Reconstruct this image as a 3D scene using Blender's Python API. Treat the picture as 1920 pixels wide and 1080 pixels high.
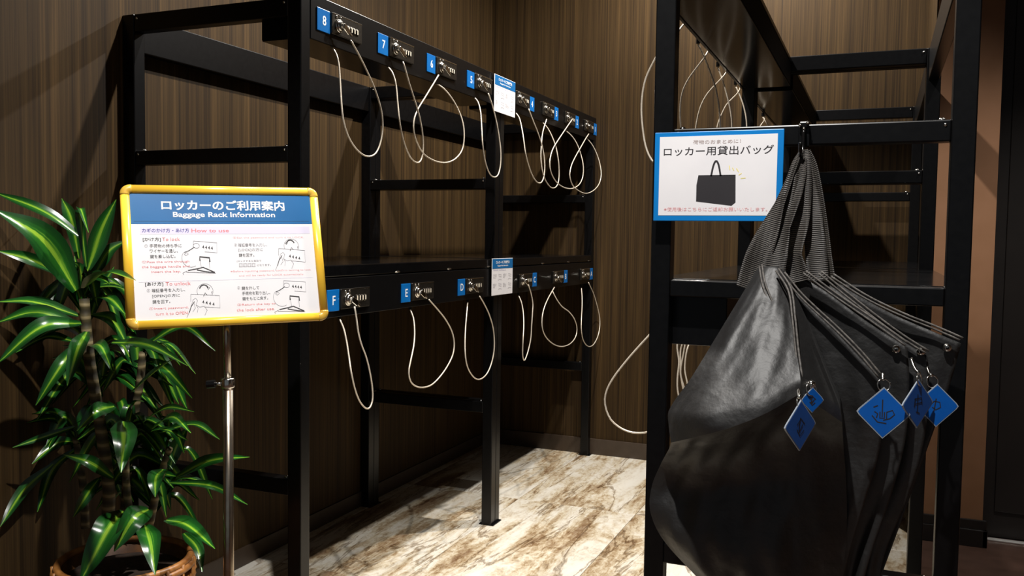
import bpy, bmesh, math, random
import numpy as np
from mathutils import Vector, Matrix, Euler

random.seed(7)
SC = bpy.context.scene
COL = SC.collection
for o in list(bpy.data.objects):
    bpy.data.objects.remove(o)

# ------------------------------------------------------------------ camera
FPX = 1654.77
CAM_H = 1.30
YAW, PITCH, ROLL = 22.5906, 3.1971, 0.8004        # degrees, left / down / clockwise
def cam_rot():
    y, p, r = (math.radians(a) for a in (YAW, PITCH, ROLL))
    base = np.array([[1, 0, 0], [0, 0, -1], [0, 1, 0]], float)
    Rz = np.array([[math.cos(y), math.sin(y), 0], [-math.sin(y), math.cos(y), 0], [0, 0, 1]])
    Rx = np.array([[1, 0, 0], [0, math.cos(p), -math.sin(p)], [0, math.sin(p), math.cos(p)]])
    Rr = np.array([[math.cos(r), -math.sin(r), 0], [math.sin(r), math.cos(r), 0], [0, 0, 1]])
    return Rr @ Rx @ base @ Rz
CR = cam_rot()
cd = bpy.data.cameras.new('camera')
cam = bpy.data.objects.new('camera', cd)
COL.objects.link(cam)
cd.sensor_width = 36.0
cd.lens = 36.0 * FPX / 1920.0
cd.clip_start = 0.05
mw = Matrix.Identity(4)
for i in range(3):
    mw[i][0] = CR[0][i]; mw[i][1] = -CR[1][i]; mw[i][2] = -CR[2][i]
mw[2][3] = CAM_H
cam.matrix_world = mw
SC.camera = cam

def pix(x, y, ax, val):
    """point of the place seen at photo pixel (x, y) on the plane axis ax = val"""
    r = CR.T @ np.array([(x - 960) / FPX, (y - 540) / FPX, 1.0])
    o = np.array([0, 0, CAM_H])
    p = o + r * ((val - o[ax]) / r[ax])
    return Vector((float(p[0]), float(p[1]), float(p[2])))
def at(x, y, Y):
    return pix(x, y, 1, Y)

# ------------------------------------------------------------------ world, lights, exposure
SC.view_settings.view_transform = 'Standard'
SC.view_settings.look = 'None'
SC.view_settings.gamma = 1.0
SC.view_settings.exposure = 0.0
SC.view_settings.use_curve_mapping = False
w = bpy.data.worlds.new('world'); SC.world = w
w.use_nodes = True
w.node_tree.nodes['Background'].inputs[0].default_value = (0.86, 0.93, 1.0, 1)
w.node_tree.nodes['Background'].inputs[1].default_value = 0.12  # added ambient fill entering by the open front, lifts and cools the shadows

CEIL = 3.45
def spot(name, loc, target, power, angle, blend, color, radius):
    d = bpy.data.lights.new(name, 'SPOT')
    d.energy = power; d.spot_size = math.radians(angle); d.spot_blend = blend
    d.color = color; d.shadow_soft_size = radius
    o = bpy.data.objects.new(name, d); COL.objects.link(o)
    o.location = loc
    o.rotation_euler = (Vector(target) - Vector(loc)).to_track_quat('-Z', 'Y').to_euler()
    return o
WARM = (1.0, 0.95, 0.89)
spot('downlight_aisle', (-1.07, 2.80, CEIL - 0.03), (-1.07, 2.80, 0), 340, 122, 0.5, WARM, 0.03)
spot('downlight_end', (-0.80, 4.30, CEIL - 0.03), (-0.80, 4.30, 0), 350, 160, 0.7, WARM, 0.03)
spot('downlight_entry', (-0.45, 0.85, CEIL - 0.03), (-0.45, 0.85, 0), 405, 100, 0.4, (1.0, 0.97, 0.93), 0.03)
spot('downlight_side', (0.75, 3.20, CEIL - 0.03), (0.72, 3.23, 0), 210, 78, 0.6, WARM, 0.03)

# ------------------------------------------------------------------ materials
def srgb(r, g, b):
    f = lambda c: (c / 255.0) / 12.92 if c <= 10 else ((c / 255.0 + 0.055) / 1.055) ** 2.4
    return (f(r), f(g), f(b), 1.0)
MATS = {}
def mat(name, col, rough=0.5, metal=0.0, spec=None, coat=0.0):
    m = bpy.data.materials.new(name); m.use_nodes = True
    b = m.node_tree.nodes['Principled BSDF']
    b.inputs['Base Color'].default_value = srgb(*col)
    b.inputs['Roughness'].default_value = rough
    b.inputs['Metallic'].default_value = metal
    if spec is not None: b.inputs['Specular IOR Level'].default_value = spec
    if coat: b.inputs['Coat Weight'].default_value = coat
    MATS[name] = m
    return m
def N(m, t, **kw):
    n = m.node_tree.nodes.new(t)
    for k, v in kw.items(): setattr(n, k, v)
    return n
def L(m, a, ao, b, bi): m.node_tree.links.new(a.outputs[ao], b.inputs[bi])
def BS(m): return m.node_tree.nodes['Principled BSDF']
def ramp(m, stops):
    r = N(m, 'ShaderNodeValToRGB'); e = r.color_ramp.elements
    e[0].position, e[0].color = stops[0][0], srgb(*stops[0][1])
    e[1].position, e[1].color = stops[-1][0], srgb(*stops[-1][1])
    for p, c in stops[1:-1]:
        x = e.new(p); x.color = srgb(*c)
    return r
def bump(m, src, out, strength, dist=0.01):
    b = N(m, 'ShaderNodeBump'); b.inputs['Strength'].default_value = strength; b.inputs['Distance'].default_value = dist
    L(m, src, out, b, 'Height'); L(m, b, 'Normal', BS(m), 'Normal')

# fine wear on a plain paint
def speckle(m, a, b, scale=30):
    tc = N(m, 'ShaderNodeTexCoord'); n = N(m, 'ShaderNodeTexNoise'); n.inputs['Scale'].default_value = scale; n.inputs['Detail'].default_value = 4
    r = ramp(m, [(0.3, a), (0.7, b)])
    L(m, tc, 'Object', n, 'Vector'); L(m, n, 'Fac', r, 'Fac'); L(m, r, 'Color', BS(m), 'Base Color')
    return n

# vertical grained wood laminate (walls)
m = mat('wood_laminate', (104, 86, 68), 0.6, spec=0.12)
tc = N(m, 'ShaderNodeTexCoord'); sp = N(m, 'ShaderNodeSeparateXYZ'); ad = N(m, 'ShaderNodeMath', operation='ADD')
L(m, tc, 'Object', sp, 0); L(m, sp, 'X', ad, 0); L(m, sp, 'Y', ad, 1)
def streak(sx, sz, detail, rough):
    cb = N(m, 'ShaderNodeCombineXYZ'); mx = N(m, 'ShaderNodeMath', operation='MULTIPLY'); mz = N(m, 'ShaderNodeMath', operation='MULTIPLY')
    mx.inputs[1].default_value = sx; mz.inputs[1].default_value = sz
    L(m, ad, 0, mx, 0); L(m, sp, 'Z', mz, 0); L(m, mx, 0, cb, 'X'); L(m, mz, 0, cb, 'Z')
    n = N(m, 'ShaderNodeTexNoise'); n.inputs['Scale'].default_value = 1.0; n.inputs['Detail'].default_value = detail; n.inputs['Roughness'].default_value = rough
    L(m, cb, 0, n, 'Vector'); return n
n1 = streak(26, 0.35, 7, 0.75); n2 = streak(130, 0.8, 3, 0.6)
mx = N(m, 'ShaderNodeMix', data_type='FLOAT'); mx.inputs[0].default_value = 0.4
L(m, n1, 'Fac', mx, 2); L(m, n2, 'Fac', mx, 3)
r = ramp(m, [(0.30, (20, 14, 7)), (0.42, (40, 29, 16)), (0.55, (60, 45, 25)), (0.70, (88, 67, 40))])
L(m, mx, 0, r, 'Fac'); L(m, r, 'Color', BS(m), 'Base Color'); bump(m, n2, 'Fac', 0.15, 0.002)

# veined stone tile
m = mat('stone_tile', (228, 220, 200), 0.28)
tc = N(m, 'ShaderNodeTexCoord'); oi = N(m, 'ShaderNodeObjectInfo'); geo = N(m, 'ShaderNodeNewGeometry')
rv = N(m, 'ShaderNodeVectorMath', operation='SCALE'); rv.inputs['Scale'].default_value = 37.0
cv = N(m, 'ShaderNodeCombineXYZ'); L(m, oi, 'Random', cv, 'X'); L(m, oi, 'Random', cv, 'Y'); L(m, oi, 'Random', cv, 'Z')
L(m, cv, 0, rv, 0)
va = N(m, 'ShaderNodeVectorMath', operation='ADD'); L(m, geo, 'Position', va, 0); L(m, rv, 0, va, 1)
def stone_noise(sc, rot, scale, detail, rough, dist):
    mp = N(m, 'ShaderNodeMapping'); mp.inputs['Rotation'].default_value = (0, 0, math.radians(rot)); mp.inputs['Scale'].default_value = sc
    L(m, va, 0, mp, 0)
    n = N(m, 'ShaderNodeTexNoise'); n.inputs['Scale'].default_value = scale; n.inputs['Detail'].default_value = detail
    n.inputs['Roughness'].default_value = rough; n.inputs['Distortion'].default_value = dist
    L(m, mp, 0, n, 'Vector'); return n
nz = stone_noise((5.0, 1.1, 1), -6, 1.15, 13, 0.70, 0.5)
r = ramp(m, [(0.26, (110, 86, 64)), (0.37, (146, 122, 97)), (0.44, (186, 168, 140)), (0.48, (210, 199, 176)), (0.54, (223, 217, 203)), (0.75, (230, 226, 216))])
L(m, nz, 'Fac', r, 'Fac')
def vein(n, w0, w1, dark, mid):
    sb = N(m, 'ShaderNodeMath', operation='SUBTRACT'); sb.inputs[1].default_value = 0.5; L(m, n, 'Fac', sb, 0)
    ab = N(m, 'ShaderNodeMath', operation='ABSOLUTE'); L(m, sb, 0, ab, 0)
    rr_ = ramp(m, [(0.0, dark), (w0, mid), (w1, (255, 255, 255))]); L(m, ab, 0, rr_, 'Fac'); return rr_
v1 = vein(stone_noise((4.6, 0.8, 1), -8, 0.9, 10, 0.62, 0.7), 0.006, 0.016, (96, 74, 54), (176, 156, 132))
grain = stone_noise((34, 20, 1), 20, 1.0, 6, 0.75, 1.2)
gr = ramp(m, [(0.34, (138, 108, 80)), (0.46, (222, 208, 188)), (0.56, (255, 255, 255))]); L(m, grain, 'Fac', gr, 'Fac')
gm = N(m, 'ShaderNodeMapRange'); gm.inputs['From Min'].default_value = 0.62; gm.inputs['From Max'].default_value = 0.42; gm.inputs['To Max'].default_value = 0.9
L(m, nz, 'Fac', gm, 'Value')
m1 = N(m, 'ShaderNodeMix', data_type='RGBA', blend_type='MULTIPLY'); L(m, gm, 0, m1, 0); L(m, r, 'Color', m1, 6); L(m, gr, 'Color', m1, 7)
mm = N(m, 'ShaderNodeMix', data_type='RGBA', blend_type='MULTIPLY'); mm.inputs[0].default_value = 0.7
L(m, m1, 2, mm, 6); L(m, v1, 'Color', mm, 7); L(m, mm, 2, BS(m), 'Base Color')

m = mat('grout', (150, 138, 120), 0.8); speckle(m, (140, 128, 110), (160, 148, 130))
m = mat('brown_floor', (70, 50, 40), 0.45); speckle(m, (62, 43, 34), (78, 56, 46), 12)
m = mat('brown_wall', (124, 88, 60), 0.7); speckle(m, (120, 84, 55), (128, 91, 63), 8)
m = mat('baseboard_brown', (62, 50, 40), 0.4); speckle(m, (58, 47, 37), (66, 54, 44), 20)
m = mat('baseboard_dark', (26, 22, 20), 0.3); speckle(m, (22, 19, 17), (30, 26, 23), 20)
m = mat('dark_door', (24, 20, 18), 0.5); speckle(m, (21, 17, 15), (28, 23, 20), 6)
m = mat('ceiling_paint', (120, 105, 90), 0.9); speckle(m, (116, 101, 86), (124, 109, 94), 4)
m = mat('room_paint', (90, 72, 56), 0.8); speckle(m, (86, 68, 52), (94, 76, 60), 4)
m = mat('black_steel', (12, 12, 13), 0.30, spec=0.28); speckle(m, (6, 6, 7), (10, 10, 11), 60)
m = mat('black_matte', (10, 10, 10), 0.7, spec=0.08); speckle(m, (8, 8, 8), (12, 12, 12), 60)
m = mat('shelf_black', (10, 10, 10), 0.14, spec=0.25); speckle(m, (7, 7, 8), (11, 11, 12), 40)
m = mat('black_gloss', (15, 14, 14), 0.16, spec=0.35); speckle(m, (13, 12, 12), (17, 16, 16), 40)
m = mat('chrome', (215, 212, 205), 0.16, 1.0); speckle(m, (205, 202, 195), (225, 222, 215), 80)
m = mat('lock_metal', (78, 74, 68), 0.32, 0.9); speckle(m, (70, 66, 60), (86, 82, 76), 90)
m = mat('dial_ivory', (225, 215, 195), 0.4); speckle(m, (215, 205, 185), (235, 225, 205), 90)
m = mat('cable_wire', (222, 210, 192), 0.3, 0.25); speckle(m, (212, 198, 178), (230, 220, 204), 200)
m = mat('tag_blue', (4, 98, 170), 0.28); speckle(m, (2, 94, 166), (8, 102, 174), 20)
m = mat('tag_blue_deep', (8, 86, 172), 0.28); speckle(m, (6, 82, 166), (10, 90, 178), 20)
m = mat('tag_edge', (150, 160, 172), 0.25); speckle(m, (142, 152, 164), (158, 168, 180), 20)
m = mat('print_white', (240, 240, 240), 0.45); speckle(m, (236, 236, 236), (244, 244, 244), 20)
m = mat('card_paper', (232, 230, 232), 0.4, coat=0.15); speckle(m, (229, 227, 230), (235, 233, 235), 10)
m = mat('print_blue', (18, 100, 160), 0.35, coat=0.15); speckle(m, (16, 97, 156), (20, 103, 164), 10)
m = mat('print_black', (35, 32, 36), 0.6); speckle(m, (32, 29, 33), (38, 35, 39), 10)
m = mat('print_grey', (128, 126, 132), 0.6); speckle(m, (124, 122, 128), (132, 130, 136), 10)
m = mat('print_red', (226, 128, 132), 0.6); speckle(m, (223, 124, 128), (229, 132, 136), 10)
m = mat('print_pink', (232, 168, 170), 0.6); speckle(m, (229, 164, 166), (235, 172, 174), 10)
m = mat('print_violet', (60, 48, 140), 0.6); speckle(m, (56, 44, 136), (64, 52, 144), 10)
m = mat('print_lilac', (216, 210, 230), 0.6); speckle(m, (214, 208, 228), (218, 212, 232), 10)
m = mat('print_yellow', (236, 220, 130), 0.6); speckle(m, (234, 218, 126), (238, 222, 134), 10)
m = mat('print_taupe', (170, 152, 148), 0.6); speckle(m, (166, 148, 144), (174, 156, 152), 10)
m = mat('sign_blue', (0, 120, 196), 0.35, coat=0.15); speckle(m, (0, 117, 192), (4, 123, 200), 10)
m = mat('yellow_frame', (246, 196, 60), 0.3); speckle(m, (243, 192, 55), (249, 200, 66), 10)
m = mat('yellow_corner', (214, 170, 66), 0.25); speckle(m, (208, 164, 60), (220, 176, 72), 10)
m = mat('board_back', (60, 58, 56), 0.5); speckle(m, (56, 54, 52), (64, 62, 60), 10)

# black bag leatherette
m = mat('bag_black', (26, 24, 24), 0.56, spec=0.85)
n = speckle(m, (8, 7, 7), (13, 12, 12), 9)
nb = N(m, 'ShaderNodeTexNoise'); nb.inputs['Scale'].default_value = 14; nb.inputs['Detail'].default_value = 6
L(m, [x for x in m.node_tree.nodes if x.type == 'TEX_COORD'][0], 'Object', nb, 'Vector'); bump(m, nb, 'Fac', 0.35, 0.02)
# ribbed webbing: UV.y runs along the strap
m = mat('webbing', (46, 43, 42), 0.55)
uv = N(m, 'ShaderNodeUVMap'); sp = N(m, 'ShaderNodeSeparateXYZ'); L(m, uv, 'UV', sp, 0)
wv = N(m, 'ShaderNodeMath', operation='MULTIPLY'); wv.inputs[1].default_value = 1500.0; L(m, sp, 'Y', wv, 0)
nn = N(m, 'ShaderNodeTexNoise'); nn.inputs['Scale'].default_value = 90; 
sn = N(m, 'ShaderNodeMath', operation='SINE'); L(m, wv, 0, sn, 0)
r = ramp(m, [(0.0, (12, 11, 11)), (0.5, (48, 45, 42)), (1.0, (108, 101, 94))])
mr = N(m, 'ShaderNodeMapRange'); mr.inputs['From Min'].default_value = -1; L(m, sn, 0, mr, 'Value')
ml = N(m, 'ShaderNodeMath', operation='MULTIPLY'); L(m, mr, 0, ml, 0); L(m, nn, 'Fac', ml, 1)
ml2 = N(m, 'ShaderNodeMath', operation='MULTIPLY'); ml2.inputs[1].default_value = 1.7; L(m, ml, 0, ml2, 0)
L(m, ml2, 0, r, 'Fac'); L(m, r, 'Color', BS(m), 'Base Color'); bump(m, sn, 0, 0.6, 0.002)
m = mat('cord_grey', (82, 78, 74), 0.6); speckle(m, (60, 57, 54), (104, 99, 94), 150)

# variegated leaf: UV.x across the blade, UV.y along it
m = mat('leaf', (30, 90, 25), 0.24)
uv = N(m, 'ShaderNodeUVMap'); sp = N(m, 'ShaderNodeSeparateXYZ'); L(m, uv, 'UV', sp, 0)
oi = N(m, 'ShaderNodeObjectInfo')
cb = N(m, 'ShaderNodeCombineXYZ')
a1 = N(m, 'ShaderNodeMath', operation='MULTIPLY'); a1.inputs[1].default_value = 17.0; L(m, sp, 'X', a1, 0)
a2 = N(m, 'ShaderNodeMath', operation='MULTIPLY'); a2.inputs[1].default_value = 1.2; L(m, sp, 'Y', a2, 0)
a3 = N(m, 'ShaderNodeMath', operation='MULTIPLY'); a3.inputs[1].default_value = 50.0; L(m, oi, 'Random', a3, 0)
L(m, a1, 0, cb, 'X'); L(m, a2, 0, cb, 'Y'); L(m, a3, 0, cb, 'Z')
ns = N(m, 'ShaderNodeTexNoise'); ns.inputs['Scale'].default_value = 1.0; ns.inputs['Detail'].default_value = 3; L(m, cb, 0, ns, 'Vector')
s1 = N(m, 'ShaderNodeMath', operation='SUBTRACT'); s1.inputs[1].default_value = 0.5; L(m, sp, 'X', s1, 0)
s2 = N(m, 'ShaderNodeMath', operation='ABSOLUTE'); L(m, s1, 0, s2, 0)
s3 = N(m, 'ShaderNodeMath', operation='MULTIPLY_ADD'); s3.inputs[1].default_value = 0.30; s3.inputs[2].default_value = -0.15; L(m, ns, 'Fac', s3, 0)
s4 = N(m, 'ShaderNodeMath', operation='ADD'); L(m, s2, 0, s4, 0); L(m, s3, 0, s4, 1)
r = ramp(m, [(0.0, (134, 170, 48)), (0.06, (100, 146, 40)), (0.12, (34, 92, 26)), (0.3, (20, 66, 21)), (0.5, (14, 50, 19))])
L(m, s4, 0, r, 'Fac'); L(m, r, 'Color', BS(m), 'Base Color')
m = mat('cane_bark', (112, 92, 66), 0.7)
tc = N(m, 'ShaderNodeTexCoord'); wv = N(m, 'ShaderNodeTexWave', bands_direction='Z'); wv.inputs['Scale'].default_value = 9; wv.inputs['Distortion'].default_value = 1.5
r = ramp(m, [(0.0, (48, 42, 26)), (0.8, (84, 74, 44)), (0.95, (128, 114, 80))])
L(m, tc, 'Object', wv, 'Vector'); L(m, wv, 'Color', r, 'Fac'); L(m, r, 'Color', BS(m), 'Base Color'); bump(m, wv, 'Color', 0.5, 0.006)
m = mat('soil', (44, 32, 24), 0.95); speckle(m, (30, 22, 16), (64, 46, 34), 60)
m = mat('rattan', (150, 96, 44), 0.45); speckle(m, (116, 68, 28), (178, 122, 62), 25)
m = mat('rattan_dark', (92, 56, 28), 0.55); speckle(m, (66, 38, 18), (116, 74, 38), 25)
m = mat('pole_steel', (190, 178, 160), 0.24, 1.0); speckle(m, (150, 134, 116), (204, 194, 178), 14)
m = mat('metal_strip', (225, 222, 218), 0.35, 0.6); speckle(m, (215, 212, 208), (232, 230, 226), 30)

# ------------------------------------------------------------------ object helpers
BASE = {}
def reg(o, loc): BASE[o.name] = Vector(loc); return o
def thing(name, label, cat, loc=(0, 0, 0), group=None):
    o = bpy.data.objects.new(name, None); COL.objects.link(o)
    o.location = loc; o.empty_display_size = 0.05
    o['label'] = label; o['category'] = cat
    if group: o['group'] = group
    return reg(o, loc)
def obj(name, bm, material, parent=None, smooth=False, label=None):
    """bm holds world coordinates; linked as one mesh under parent"""
    off = BASE[parent.name] if parent else Vector((0, 0, 0))
    if off.length: bmesh.ops.translate(bm, vec=-off, verts=bm.verts)
    me = bpy.data.meshes.new(name); bm.to_mesh(me); bm.free()
    if smooth:
        for p in me.polygons: p.use_smooth = True
    me.materials.append(MATS[material])
    o = bpy.data.objects.new(name, me); COL.objects.link(o)
    if parent: o.parent = parent
    if label: o['label'] = label
    return reg(o, off)
def tag(o, label, cat, group=None):
    o['label'] = label; o['category'] = cat
    if group: o['group'] = group
    return o
def struct(name, bm, material, label=None):
    o = obj(name, bm, material); o['kind'] = 'structure'
    if label: o['label'] = label
    return o
def bx(x0, x1, y0, y1, z0, z1, bev=0.0, seg=2, bm=None):
    b = bmesh.new()
    bmesh.ops.create_cube(b, size=1.0)
    for v in b.verts:
        v.co = Vector((x0 + (v.co.x + .5) * (x1 - x0), y0 + (v.co.y + .5) * (y1 - y0), z0 + (v.co.z + .5) * (z1 - z0)))
    if bev: bmesh.ops.bevel(b, geom=list(b.edges), offset=bev, segments=seg, affect='EDGES', profile=0.5)
    if bm is None: return b
    return merge(bm, b)
def merge(a, b):
    me = bpy.data.meshes.new('tmp'); b.to_mesh(me); b.free(); a.from_mesh(me); bpy.data.meshes.remove(me); return a
def crom(pts, n):
    """Catmull-Rom through pts -> n points"""
    P = np.array([tuple(p) for p in pts], float)
    d = np.r_[0, np.cumsum(np.linalg.norm(np.diff(P, axis=0), axis=1))]
    t = np.linspace(0, d[-1], n); out = []
    k = len(P)
    for x in t:
        i = min(max(int(np.searchsorted(d, x, 'right')) - 1, 0), k - 2)
        h = d[i + 1] - d[i] or 1e-9; s = (x - d[i]) / h
        p0 = P[max(i - 1, 0)]; p1 = P[i]; p2 = P[i + 1]; p3 = P[min(i + 2, k - 1)]
        m1 = (p2 - p0) / max(d[i + 1] - d[max(i - 1, 0)], 1e-9) * h
        m2 = (p3 - p1) / max(d[min(i + 2, k - 1)] - d[i], 1e-9) * h
        out.append((2*s**3-3*s*s+1)*p1 + (s**3-2*s*s+s)*m1 + (-2*s**3+3*s*s)*p2 + (s**3-s*s)*m2)
    return [Vector(map(float, p)) for p in out]
def tube(pts, r, sides=8, bm=None, r_end=None, cap=True):
    bm = bm or bmesh.new(); pts = [Vector(p) for p in pts]; n = len(pts); rings = []
    ref = None
    for i, p in enumerate(pts):
        t = (pts[min(i + 1, n - 1)] - pts[max(i - 1, 0)]).normalized()
        if ref is None:
            ref = t.orthogonal().normalized()
        ref = (ref - t * ref.dot(t)).normalized(); bi = t.cross(ref)
        rad = r if r_end is None else r + (r_end - r) * i / (n - 1)
        rings.append([bm.verts.new(p + (ref * math.cos(a) + bi * math.sin(a)) * rad) for a in (2 * math.pi * k / sides for k in range(sides))])
    for a, b in zip(rings, rings[1:]):
        for k in range(sides): bm.faces.new((a[k], a[(k + 1) % sides], b[(k + 1) % sides], b[k]))
    if cap: bm.faces.new(rings[0][::-1]); bm.faces.new(rings[-1])
    return bm
def lathe(prof, c, axis='Z', seg=32, bm=None, arc=None):
    """prof: (radius, height) list, closed with caps when radius 0"""
    bm = bm or bmesh.new(); rings = []
    ax = {'X': (Vector((0, 1, 0)), Vector((0, 0, 1)), Vector((1, 0, 0))), 'Y': (Vector((0, 0, 1)), Vector((1, 0, 0)), Vector((0, 1, 0))), 'Z': (Vector((1, 0, 0)), Vector((0, 1, 0)), Vector((0, 0, 1)))}[axis]
    c = Vector(c)
    for r, h in prof:
        rings.append([bm.verts.new(c + ax[2] * h + (ax[0] * math.cos(a) + ax[1] * math.sin(a)) * max(r, 1e-5)) for a in (2 * math.pi * k / seg for k in range(seg))])
    for a, b in zip(rings, rings[1:]):
        for k in range(seg): bm.faces.new((a[k], a[(k + 1) % seg], b[(k + 1) % seg], b[k]))
    return bm
def torus(c, R, r, nrm, seg=24, sd=8, bm=None):
    nrm = Vector(nrm).normalized(); a = nrm.orthogonal().normalized(); b = nrm.cross(a); c = Vector(c)
    bm = bm or bmesh.new(); rings = []
    for i in range(seg):
        t = 2 * math.pi * i / seg; d = a * math.cos(t) + b * math.sin(t)
        rings.append([bm.verts.new(c + d * (R + r * math.cos(s)) + nrm * r * math.sin(s)) for s in (2 * math.pi * k / sd for k in range(sd))])
    for i in range(seg):
        x, y = rings[i], rings[(i + 1) % seg]
        for k in range(sd): bm.faces.new((x[k], x[(k + 1) % sd], y[(k + 1) % sd], y[k]))
    return bm
def poly(pts, depth, M=None):
    """flat plate: outline in local xy, thickness depth along +z, then transformed"""
    bm = bmesh.new()
    a = [bm.verts.new((x, y, 0)) for x, y in pts]; b = [bm.verts.new((x, y, depth)) for x, y in pts]
    bm.faces.new(a[::-1]); bm.faces.new(b)
    for i in range(len(a)):
        j = (i + 1) % len(a); bm.faces.new((a[i], a[j], b[j], b[i]))
    if M is not None: bm.transform(M)
    return bm
def strokes(lines, wd, M, z=0.0002, closed=False):
    """flat inked pen strokes in local xy"""
    bm = bmesh.new()
    for ln in lines:
        pts = [Vector((p[0], p[1])) for p in ln]; n = len(pts); lo, hi = [], []
        for i, p in enumerate(pts):
            t = (pts[min(i + 1, n - 1)] - pts[max(i - 1, 0)]); t = t.normalized() if t.length > 0 else Vector((1, 0))
            nr = Vector((-t.y, t.x)) * wd / 2
            lo.append(bm.verts.new((*(p - nr), z))); hi.append(bm.verts.new((*(p + nr), z)))
        for i in range(n - 1): bm.faces.new((lo[i], lo[i + 1], hi[i + 1], hi[i]))
    bm.transform(M); return bm
def text(s, M, x=0, y=0, width=None, height=None, bold=0.0, align='LEFT', z=0.0002, res=2, spacing=1.0):
    """lettering as a flat mesh; (x, y) is the left (or centre) end of the baseline in local xy; height = glyph body"""
    cu = bpy.data.curves.new('lettering', 'FONT'); cu.body = s; cu.size = 1.0; cu.resolution_u = res
    cu.offset = bold; cu.fill_mode = 'FRONT'; cu.space_character = spacing
    ob = bpy.data.objects.new('lettering', cu); COL.objects.link(ob)
    bpy.context.view_layer.update()
    me = bpy.data.meshes.new_from_object(ob.evaluated_get(bpy.context.evaluated_depsgraph_get()))
    bpy.data.objects.remove(ob); bpy.data.curves.remove(cu)
    bm = bmesh.new(); bm.from_mesh(me); bpy.data.meshes.remove(me)
    if not bm.verts: return bm
    xs = [v.co.x for v in bm.verts]; x0, x1 = min(xs), max(xs)
    ys = [v.co.y for v in bm.verts]; y0 = min(ys); y1 = max(ys)
    sy = height / (y1 - y0) if height else None
    sx = width / (x1 - x0) if width else sy
    if sy is None: sy = sx
    cx = (x0 + x1) / 2 if align == 'CENTER' else x0
    for v in bm.verts: v.co = Vector((x + (v.co.x - cx) * sx, y + (v.co.y - y0) * sy, z))
    bm.transform(M); return bm
def frame_matrix(c, r, u):
    r = Vector(r).normalized(); u = Vector(u).normalized(); n = r.cross(u)
    M = Matrix.Identity(4)
    for i in range(3): M[i][0] = r[i]; M[i][1] = u[i]; M[i][2] = n[i]; M[i][3] = c[i]
    return M
def copy_tree(o, parent=None):
    c = o.copy(); COL.objects.link(c); c.parent = parent
    for ch in o.children: copy_tree(ch, c)
    return c

# ------------------------------------------------------------------ the room
XA, YB = -2.275, 5.09
XP0, XP1, YP = 0.197, 0.447, 4.24          # brown pillar right of the far rack
XR, YF = 2.3, -1.6
struct('wall_left', bx(XA - 0.1, XA, YF, YB + 0.1, 0, CEIL), 'wood_laminate', 'wood-grain laminate wall behind the left racks')
struct('wall_back', bx(XA, XP0, YB, YB + 0.1, 0, CEIL), 'wood_laminate', 'wood-grain laminate wall at the end of the aisle')
struct('wall_pillar', bx(XP0, XP1, YP, YB + 0.1, 0, CEIL), 'brown_wall', 'plain brown wall end beside the right rack')
struct('wall_side', bx(XP0 - 0.007, XP0, YP + 0.001, YB, 0, CEIL), 'wood_laminate')
struct('wall_right', bx(XR, XR + 0.1, YF, YB + 0.1, 0, CEIL), 'room_paint')
struct('ceiling', bx(XA - 0.1, XR + 0.1, YF - 0.1, YB + 0.1, CEIL, CEIL + 0.08), 'ceiling_paint')
struct('baseboard_back', bx(XA, XP0, YB - 0.010, YB, 0.001, 0.096, 0.002), 'baseboard_brown')
struct('baseboard_left', bx(XA, XA + 0.008, YF, YB - 0.010, 0.001, 0.075, 0.002), 'baseboard_brown')
b = bx(XP0 - 0.004, XP1 + 0.02, YP - 0.016, YP, 0.001, 0.075, 0.003)
bx(XP0 - 0.002, XP1 + 0.016, YP - 0.012, YP, 0.075, 0.118, 0.004, bm=b)
bx(XP1, XP1 + 0.02, YP - 0.016, YP + 0.1, 0.001, 0.075, 0.003, bm=b)
struct('baseboard_pillar', b, 'baseboard_dark')
d1 = struct('door_1', bx(XP1 + 0.001, XR, 4.40, 4.45, 0.004, CEIL, 0.002), 'dark_door', 'dark door panel at the right edge of the photo')
for k in range(4):
    x = XP1 + 0.06 + k * 0.42
    obj('door_panel', bx(x, x + 0.36, 4.392, 4.401, 0.12, 2.5, 0.003), 'dark_door', d1)
struct('trim_1', bx(XP1 + 0.02, XR, 4.345, 4.372, 0.0005, 0.008, 0.002), 'metal_strip', 'pale metal threshold strip at the foot of the dark door')

# floor: a slab with grout and one mesh per stone tile, brown floor to the right
XS = 0.19                                        # stone ends behind the right racks
YS0 = 1.64                                       # the stone starts just before the racks
fl = struct('floor', bx(XA - 0.1, XS, YS0, YB + 0.1, -0.05, -0.004), 'grout', 'veined cream and brown stone tile floor')
tx0, ty0, TW, TL = -1.03, 4.04, 0.60, 1.20
for i in range(-3, 3):
    for j in range(-6, 2):
        x0, x1 = tx0 + i * TW + .0012, tx0 + (i + 1) * TW - .0012
        y0, y1 = ty0 + j * TL + .0012, ty0 + (j + 1) * TL - .0012
        x0, x1, y0, y1 = max(x0, XA), min(x1, XS), max(y0, YS0), min(y1, YB)
        if x1 - x0 < .02 or y1 - y0 < .02: continue
        obj('tile', bx(x0, x1, y0, y1, -0.012, 0, 0.001, 1), 'stone_tile', fl)
b = bx(XS, XR + 0.1, YF - 0.1, YB + 0.1, -0.05, 0)
bx(XA - 0.1, XS, YF - 0.1, YS0, -0.05, 0, bm=b)
struct('floor_brown', b, 'brown_floor', 'dark brown floor beyond the stone tiles')

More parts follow.
